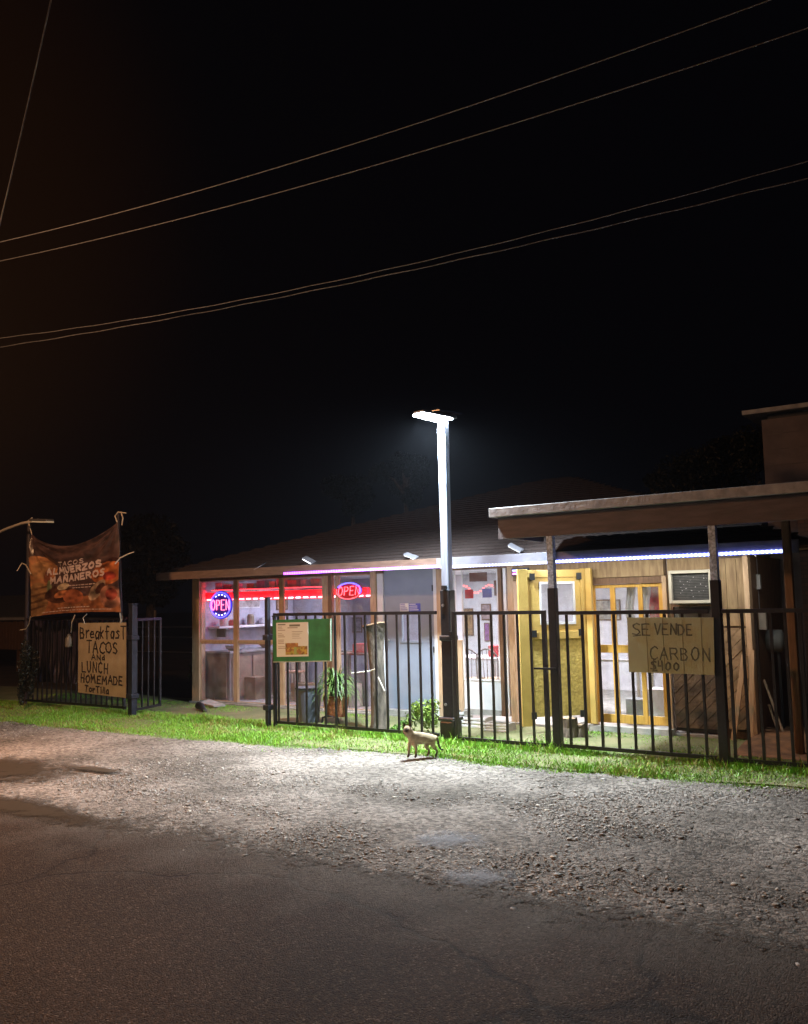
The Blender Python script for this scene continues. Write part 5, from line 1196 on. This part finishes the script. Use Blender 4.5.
# clutter on shelves at the top of left windows (tins and bags on a high shelf)
zt0 = 1.62
s0, s1 = sx(203), sx(322)
T = Thing('high_shelf', 'long high shelf running above the red led string', 'shelf', ((s0 + s1) / 2, WT + .25, zt0 + .16))
T.part('board', MB().box((s0, WT + .19, zt0 + .20), (s1, WT + .45, zt0 + .22)), WOODP)
r_ = random.Random(9); k = s0 + .05; i = 0
palette = ((.5, .45, .4), (.4, .12, .08), (.55, .5, .5), (.3, .2, .1), (.2, .25, .35), (.6, .55, .4))
pos_names = ('far left', 'second', 'third', 'fourth', 'fifth', 'sixth', 'seventh', 'eighth', 'ninth', 'tenth', 'eleventh', 'twelfth')
while k < s1 - .2 and i < 12:
    w_ = r_.uniform(.10, .2); h = r_.uniform(.08, .17)
    nm = ('end-most box on the left of the high shelf' if i == 0 else pos_names[i] + ' box from the left on the high shelf over the red lights')
    single('storage_box', MB().box((k, WT + .22, zt0 + .2205), (k + w_, WT + .40, zt0 + .22 + h)), mat('box%d' % (i % 6), palette[i % 6], tuple(x * .6 for x in palette[i % 6]), 9, .6), nm, 'box', 'boxes on the high shelf', bevel=.006)
    k += w_ + r_.uniform(.03, .12); i += 1
# tables & chairs in the rooms
def table(px, t, w_, d_, h, m, label, cat='table'):
    s = S_(px, t); T = Thing('table', label, cat, (s, t, FZ), 'tables in the rooms')
    T.part('tabletop', MB().box((s - w_ / 2, t - d_ / 2, FZ + h - .03), (s + w_ / 2, t + d_ / 2, FZ + h)), m, bevel=.005)
    for a_ in (-1, 1):
        for b_ in (-1, 1): T.part('leg', MB().box((s + a_ * (w_ / 2 - .05) - .02, t + b_ * (d_ / 2 - .05) - .02, FZ), (s + a_ * (w_ / 2 - .05) + .02, t + b_ * (d_ / 2 - .05) + .02, FZ + h - .03)), m)
    return s
CHAIRM = mat('chair_wire', (.30, .24, .22), (.2, .16, .15), 8, .4, .4)
def chair(px, t, label, rot=0, m=CHAIRM, seatm=WOODP):
    s = S_(px, t); T = Thing('bistro_chair', label, 'chair', (s, t, FZ), 'wire-backed chairs in the rooms')
    T.part('seat', MB().lathe((s, t, FZ + .44), [(.17, 0), (.18, .015), (.17, .03)], 18), seatm)
    for a_ in (-1, 1):
        for b_ in (-1, 1): T.part('leg', MB().tube([(s + a_ * .12, t + b_ * .12, FZ + .44), (s + a_ * .17, t + b_ * .17, FZ)], .011, 6), m)
    mb = MB(); arc = [(s + .17 * math.cos(x), t - .15, FZ + .70 + .17 * math.sin(x)) for x in np.linspace(0, math.pi, 12)]
    mb.tube([(s + .16, t - .14, FZ + .44)] + arc + [(s - .16, t - .14, FZ + .44)], .011, 6)
    T.part('back_hoop', mb, m)
    for x in (-.07, 0, .07): T.part('spindle', MB().tube([(s + x * .7, t - .14, FZ + .46), (s + x, t - .15, FZ + .70 + math.sqrt(.17 ** 2 - x * x))], .006, 5), m)
table(478, 11.5, 1.0, .7, .72, WHITE, 'white dining table seen through the middle window')
chair(473, 10.85, 'left hoop-backed chair seen through the narrow gate'); chair(492, 10.95, 'right hoop-backed chair seen through the narrow gate')
table(312, 11.5, 1.2, .7, .74, WOODB, 'brown table behind the tall driveway gate post'); chair(294, 11.0, 'hoop-backed chair behind the green menu board')
table(356, 11.6, .9, .6, .74, WOODB, 'brown table behind the spiky plant window')
table(615, 11.4, .9, .6, .74, STEEL, 'steel prep table behind the yellow glazed doors')
def cbox(px, py, t, w_, h, d_, m, name, label, cat, z=None):
    s, zc_ = it(px, py, t); z = zc_ if z is None else z
    single(name, MB().box((s - w_ / 2, t - d_ / 2, z), (s + w_ / 2, t + d_ / 2, z + h)), m, label, cat, bevel=.01)
RED = mat('red_cloth', (.55, .05, .06), (.4, .03, .04), 5, .6)
cbox(477, 0, 11.5, .22, .16, .2, RED, 'basket', 'red basket on the white dining table', 'basket', FZ + .72)
cbox(497, 0, 11.5, .1, .2, .1, WHITE, 'napkin_holder', 'white napkin box beside the red basket', 'napkin holder', FZ + .72)
cbox(609, 0, 11.4, .25, .22, .25, WHITE, 'mixer', 'white kitchen appliance on the steel prep table', 'appliance', FZ + .74)
cbox(627, 0, 10.9, .3, .42, .3, WHITE, 'bucket_box', 'white storage tub on the floor behind the yellow doors', 'tub', FZ)
cbox(606, 0, 10.8, .25, .3, .25, mat('tub_grey', (.3, .32, .35), None, 5, .5), 'grey_tub', 'grey storage tub on the floor behind the yellow doors', 'tub', FZ)
cbox(352, 0, 11.6, .3, .14, .2, RED, 'red_box', 'red box on the table beneath the oval OPEN sign', 'box', FZ + .74)
cbox(365, 0, 11.6, .16, .22, .2, WHITE, 'white_carton', 'white carton beside the red box on the table', 'carton', FZ + .74)
# hanging cloths
s, z = it(655, 600, WT + .35)
cl = MB().grid(lambda u, v: (s - .14 + .28 * u + .02 * math.sin(v * 5), WT + .35 + .02 * math.sin(u * 17), z + .22 - .44 * v), 20, 14)
o = single('red_cloth', cl, RED, 'hanging red cloth behind the right yellow door', 'cloth', smooth=True); o.modifiers.new('th', 'SOLIDIFY').thickness = .004
s, z = it(630, 595, WT + .2)
for (x_, lb) in ((630, 'white curtain between the two yellow doors'), (645, 'narrow white curtain left of the red cloth')):
    s, z = it(x_, 598, WT + .2)
    cl = MB().grid(lambda u, v: (s - .05 + .1 * u + .015 * math.sin(v * 6), WT + .2 + .02 * math.sin(u * 14), z + .25 - .5 * v), 14, 14)
    o = single('curtain', cl, WHITE, lb, 'curtain', 'curtains behind the yellow doors', smooth=True); o.modifiers.new('th', 'SOLIDIFY').thickness = .004
# bunting in middle window
for px, py, w_, h, c_, lb in ((469, 594, .13, .12, (.7, .04, .04), 'red paper square hanging in the middle window'), (487, 593, .14, .12, (.12, .12, .55), 'blue paper square hanging in the middle window'), (478, 577, .27, .12, (.24, .09, .05), 'brown wooden plaque hanging in the middle window'), (498, 588, .12, .2, (.30, .15, .10), 'tall brown plaque beside the blue paper square')):
    tt = WT + .15; s, z = it(px, py, tt)
    single('paper_flag' if 'paper' in lb else 'plaque', MB().box((s - w_ / 2, tt, z - h / 2), (s + w_ / 2, tt + .006, z + h / 2)), mat('flag_%s' % lb[:4], c_, tuple(x * .7 for x in c_), 9, .5), lb, 'flag' if 'paper' in lb else 'plaque')
s0, z = it(463, 588, WT + .17); s1, _ = it(500, 588, WT + .17)
mb = MB()
for i in range(14): u = i / 13; mb.tube([(s0 + (s1 - s0) * u, WT + .17, z - .02 + .05 * math.cos(u * 9)), (s0 + (s1 - s0) * u + .02, WT + .17, z - .02 + .05 * math.cos(u * 9))], .011, 6)
single('red_string_lights', mb, emit('red_bulb', (1, .06, .05), 7), 'short string of red bulbs over the middle window papers', 'string lights')
s, z = it(520, 572, WT - .12)
T = Thing('small_neon_sign', 'small pink and blue lit sign above the yellow door', 'neon sign', (s, WT - .12, z - .05))
T.part('backing', MB().box((s - .12, WT - .12, z - .05), (s + .12, WT - .10, z + .05)), DARK)
T.part('pink_tube', MB().tube([(s - .1, WT - .125, z - .02), (s + .1, WT - .125, z - .02)], .012, 6), emit('pink_tube', (1, .15, .8), 5)); T.part('blue_tube', MB().tube([(s - .1, WT - .125, z + .02), (s + .1, WT - .125, z + .02)], .012, 6), emit('blue_tube', (.25, .3, 1), 5))
# notice on grey door
tt = WT + .0155
for x0, x1, c_, lb in ((400, 408.5, (.75, .75, .78), 'white notice'), (408.8, 420.5, (.10, .12, .55), 'blue notice')):
    s0, z0 = it(x0, 603.5, tt); s1, z1 = it(x1, 612, tt)
    T = Thing('door_notice', lb + ' taped to the grey door', 'notice', ((s0 + s1) / 2, tt, z1), 'notices on the grey door')
    T.part('sheet', MB().box((s0, tt - .002, z1), (s1, tt + .002, z0)), mat(lb, c_, None, 5, .5))
    mb = MB()
    for k in range(4):
        zz_ = z0 - (z0 - z1) * (k + .6) / 4.6; mb.box((s0 + .01, tt - .004, zz_), (s0 + (s1 - s0) * random.uniform(.6, .9), tt - .0025, zz_ + .009))
    T.part('print', mb, mat('notice_print', (.06, .08, .4), None, 5, .5) if x0 == 400 else WHITE)

# ================================================================== POWER LINES
WIRE = mat('weathered_cable', (.20, .21, .24), (.13, .13, .15), 20, .7)
def wire_line(pa, pb, z, sag, r, label, twist=0, ext=1.0, grp='overhead cables'):
    # both ends at height z through the pixels pa, pb
    a_ = np.array(gnd(*pa, z)); b_ = np.array(gnd(*pb, z)); d = b_ - a_; a2 = a_ - d * .6 * ext; b2 = b_ + d * .6 * ext
    n = 140; mb = MB(); pts = []
    for i in range(n + 1):
        u = i / n; p = a2 + (b2 - a2) * u; uu = (u * 2.2 - .6) if ext == 1 else u
        zz_ = z - sag * 4 * uu * (1 - uu)
        pts.append((p[0] + twist * math.cos(i * 1.1), p[1] + twist * math.sin(i * 1.1), zz_ + twist * math.sin(i * 1.1)))
    mb.tube(pts, r, 6)
    return single('power_line', mb, WIRE, label, 'power line', grp, smooth=True)
wire_line((0, 242), (770, 0), 7.0, .16, .0062, 'topmost overhead cable crossing the night sky')
wire_line((0, 261), (808, 28), 7.0, .16, .0066, 'second overhead cable just under the topmost one')
wire_line((0, 338), (808, 161), 6.0, .22, .0055, 'upper thin cable of the lowest overhead pair', .006)
wire_line((0, 347), (808, 178), 6.0, .13, .0068, 'lower twisted cable of the lowest overhead pair', .008)
# steep service drop at left
pa = CAM + ray(50, -5) * 7.2; pb = CAM + ray(-6, 240) * 8.6
mb = MB(); A_ = np.array((pa @ us, pa @ vs, pa[2])); B_ = np.array((pb @ us, pb @ vs, pb[2])); d = B_ - A_
mb.tube([tuple(A_ + d * u + np.array((0, 0, -.12 * math.sin(math.pi * (u + .6) / 2.2)))) for u in np.linspace(-.6, 1.6, 60)], .006, 6)
single('power_line', mb, WIRE, 'steep thin cable dropping at the upper left corner', 'power line', 'overhead cables', smooth=True)

# ================================================================== CAT
def cat():
    # local frame: x forward (towards the head), y left, z up, metres ; body ~0.34 long
    V = []; Rr = []; E = []
    def add(p, r, par=None):
        V.append(p); Rr.append(r); i = len(V) - 1
        if par is not None: E.append((par, i))
        return i
    pel = add((-.13, 0, .205), .050); mid = add((-.03, 0, .200), .054, pel); ch = add((.08, 0, .205), .052, mid)
    nk = add((.112, 0, .246), .030, ch); hb = add((.135, .008, .300), .056, nk); sn = add((.166, .040, .288), .026, hb)
    for sd in (-1, 1):
        q = -.026 * sd; a_ = add((.082 + q * .5, sd * .028, .160), .022, ch); b_ = add((.080 + q, sd * .034, .095), .012, a_); c_ = add((.084 + q, sd * .034, .035), .010, b_); add((.098 + q, sd * .034, .012), .012, c_)
        k = -.030 * sd
        a_ = add((-.125 + k * .3, sd * .030, .150), .030, pel); b_ = add((-.105 + k, sd * .034, .105), .018, a_); c_ = add((-.150 + k, sd * .034, .065), .011, b_); d_ = add((-.142 + k, sd * .034, .022), .010, c_); add((-.122 + k, sd * .034, .012), .012, d_)
    t0 = add((-.180, 0, .205), .018, pel); t1 = add((-.205, 0, .155), .011, t0); t2_ = add((-.218, 0, .100), .010, t1); t3 = add((-.240, 0, .065), .009, t2_); add((-.270, 0, .058), .008, t3)
    me = bpy.data.meshes.new('cat'); me.from_pydata(V, E, []); o = bpy.data.objects.new('cat_tmp', me); COL.objects.link(o)
    Rr = [r * 1.18 for r in Rr]; o.modifiers.new('s', 'SKIN'); ly = me.skin_vertices[0]
    for i, r in enumerate(Rr): ly.data[i].radius = (r, r)
    ly.data[0].use_root = True
    ss = o.modifiers.new('b', 'SUBSURF'); ss.levels = ss.render_levels = 2
    bpy.context.view_layer.update()
    ev = o.evaluated_get(bpy.context.evaluated_depsgraph_get()); m2 = bpy.data.meshes.new_from_object(ev)
    n = len(m2.vertices); co = np.empty(n * 3, np.float32); m2.vertices.foreach_get('co', co); co = co.reshape(-1, 3)
    # head shaping: skull wider, muzzle shorter
    dark = np.array((.045, .03, .024)); pale = np.array((.44, .34, .20)); tanc = np.array((.32, .235, .14))
    leg = np.clip((.10 - co[:, 2]) / .06, 0, 1); face = np.clip(.034 - np.linalg.norm(co - np.array((.170, .045, .298)), axis=1), 0, .010) / .010; tail = np.clip((-.185 - co[:, 0]) / .015, 0, 1)
    k = np.clip(leg * .9 + face + tail, 0, 1)[:, None]; back = np.clip((co[:, 2] - .2) / .05, 0, 1)[:, None]
    col = (pale * (1 - back) + tanc * back) * (1 - k) + dark * k
    cols = np.ones((n, 4), np.float32); cols[:, :3] = col; nzz = .72 + .56 * vnoise(co[:, 0] * 60 + co[:, 2] * 25, co[:, 1] * 40 + co[:, 2] * 60, 1, 66); cols[:, :3] *= nzz[:, None]; at = m2.color_attributes.new('Col', 'FLOAT_COLOR', 'POINT'); at.data.foreach_set('color', cols.ravel())
    m2.polygons.foreach_set('use_smooth', [True] * len(m2.polygons))
    m2.materials.clear(); m2.materials.append(vcol('fur', .8, .5, 160))
    bpy.data.objects.remove(o)
    body = bpy.data.objects.new('cat', m2); COL.objects.link(body)
    dm = mat('dark_fur', (.045, .03, .025), None, 30, .8)
    def child(name, verts, faces, m, smooth=False):
        q = link_mesh(name, verts, faces, m, smooth); q.parent = body; return q
    fx = np.array((.70, .714, 0)); fy = np.array((-.714, .70, 0)); H0 = np.array((.138, .010, .298))
    for sd in (-1, 1):
        b = H0 + fy * sd * .030 + np.array((0, 0, .030)); t_ = b + fy * sd * .010 + np.array((0, 0, .048))
        child('ear', [b + fy * .017, b - fy * .017, b - fx * .014, t_, b + fx * .008], [(0, 3, 4), (4, 3, 1), (1, 3, 2), (2, 3, 0), (0, 4, 1, 2)], dm)
        c_ = H0 + fx * .050 + fy * sd * .018 + np.array((0, 0, .008)); e_ = MB().lathe(c_, [(.001, -.006), (.005, -.004), (.006, 0), (.005, .004), (.001, .006)], 8); child('eye', e_.v, e_.f, mat('cat_eye', (.10, .16, .2), None, 8, .2), True)
    c_ = H0 + fx * .070 + np.array((0, 0, -.008)); e_ = MB().lathe(c_, [(.001, -.006), (.006, -.003), (.006, .003), (.001, .005)], 8); child('nose', e_.v, e_.f, dm, True)
    s, t = gnd(420, 759); body.location = P(s, t, .012); k = .98; body.scale = (k, k, k)
    # head faces screen-left and slightly towards the camera
    body.rotation_euler = (0, 0, math.radians(180 + 22))
    tag(body, 'seal-point cat standing on the gravel edge facing left', 'cat')
cat()


# ================================================================== HAZE ADDED FOR THE LAMP GLOW
hm = bpy.data.materials.new('glow_haze'); hm.use_nodes = True; n = hm.node_tree.nodes
for q in list(n):
    if q.type == 'BSDF_PRINCIPLED': n.remove(q)
pv = n.new('ShaderNodeVolumePrincipled'); pv.inputs['Color'].default_value = (.75, .83, 1, 1); pv.inputs['Density'].default_value = .0004; pv.inputs['Anisotropy'].default_value = .3
hm.node_tree.links.new(pv.outputs[0], n['Material Output'].inputs['Volume'])
single('haze', MB().box((-160, -160, -1), (160, 160, 14)), hm, 'thin haze added around the whole place for the lamp glow', 'haze', kind='stuff', loc=(0, 0, 0))
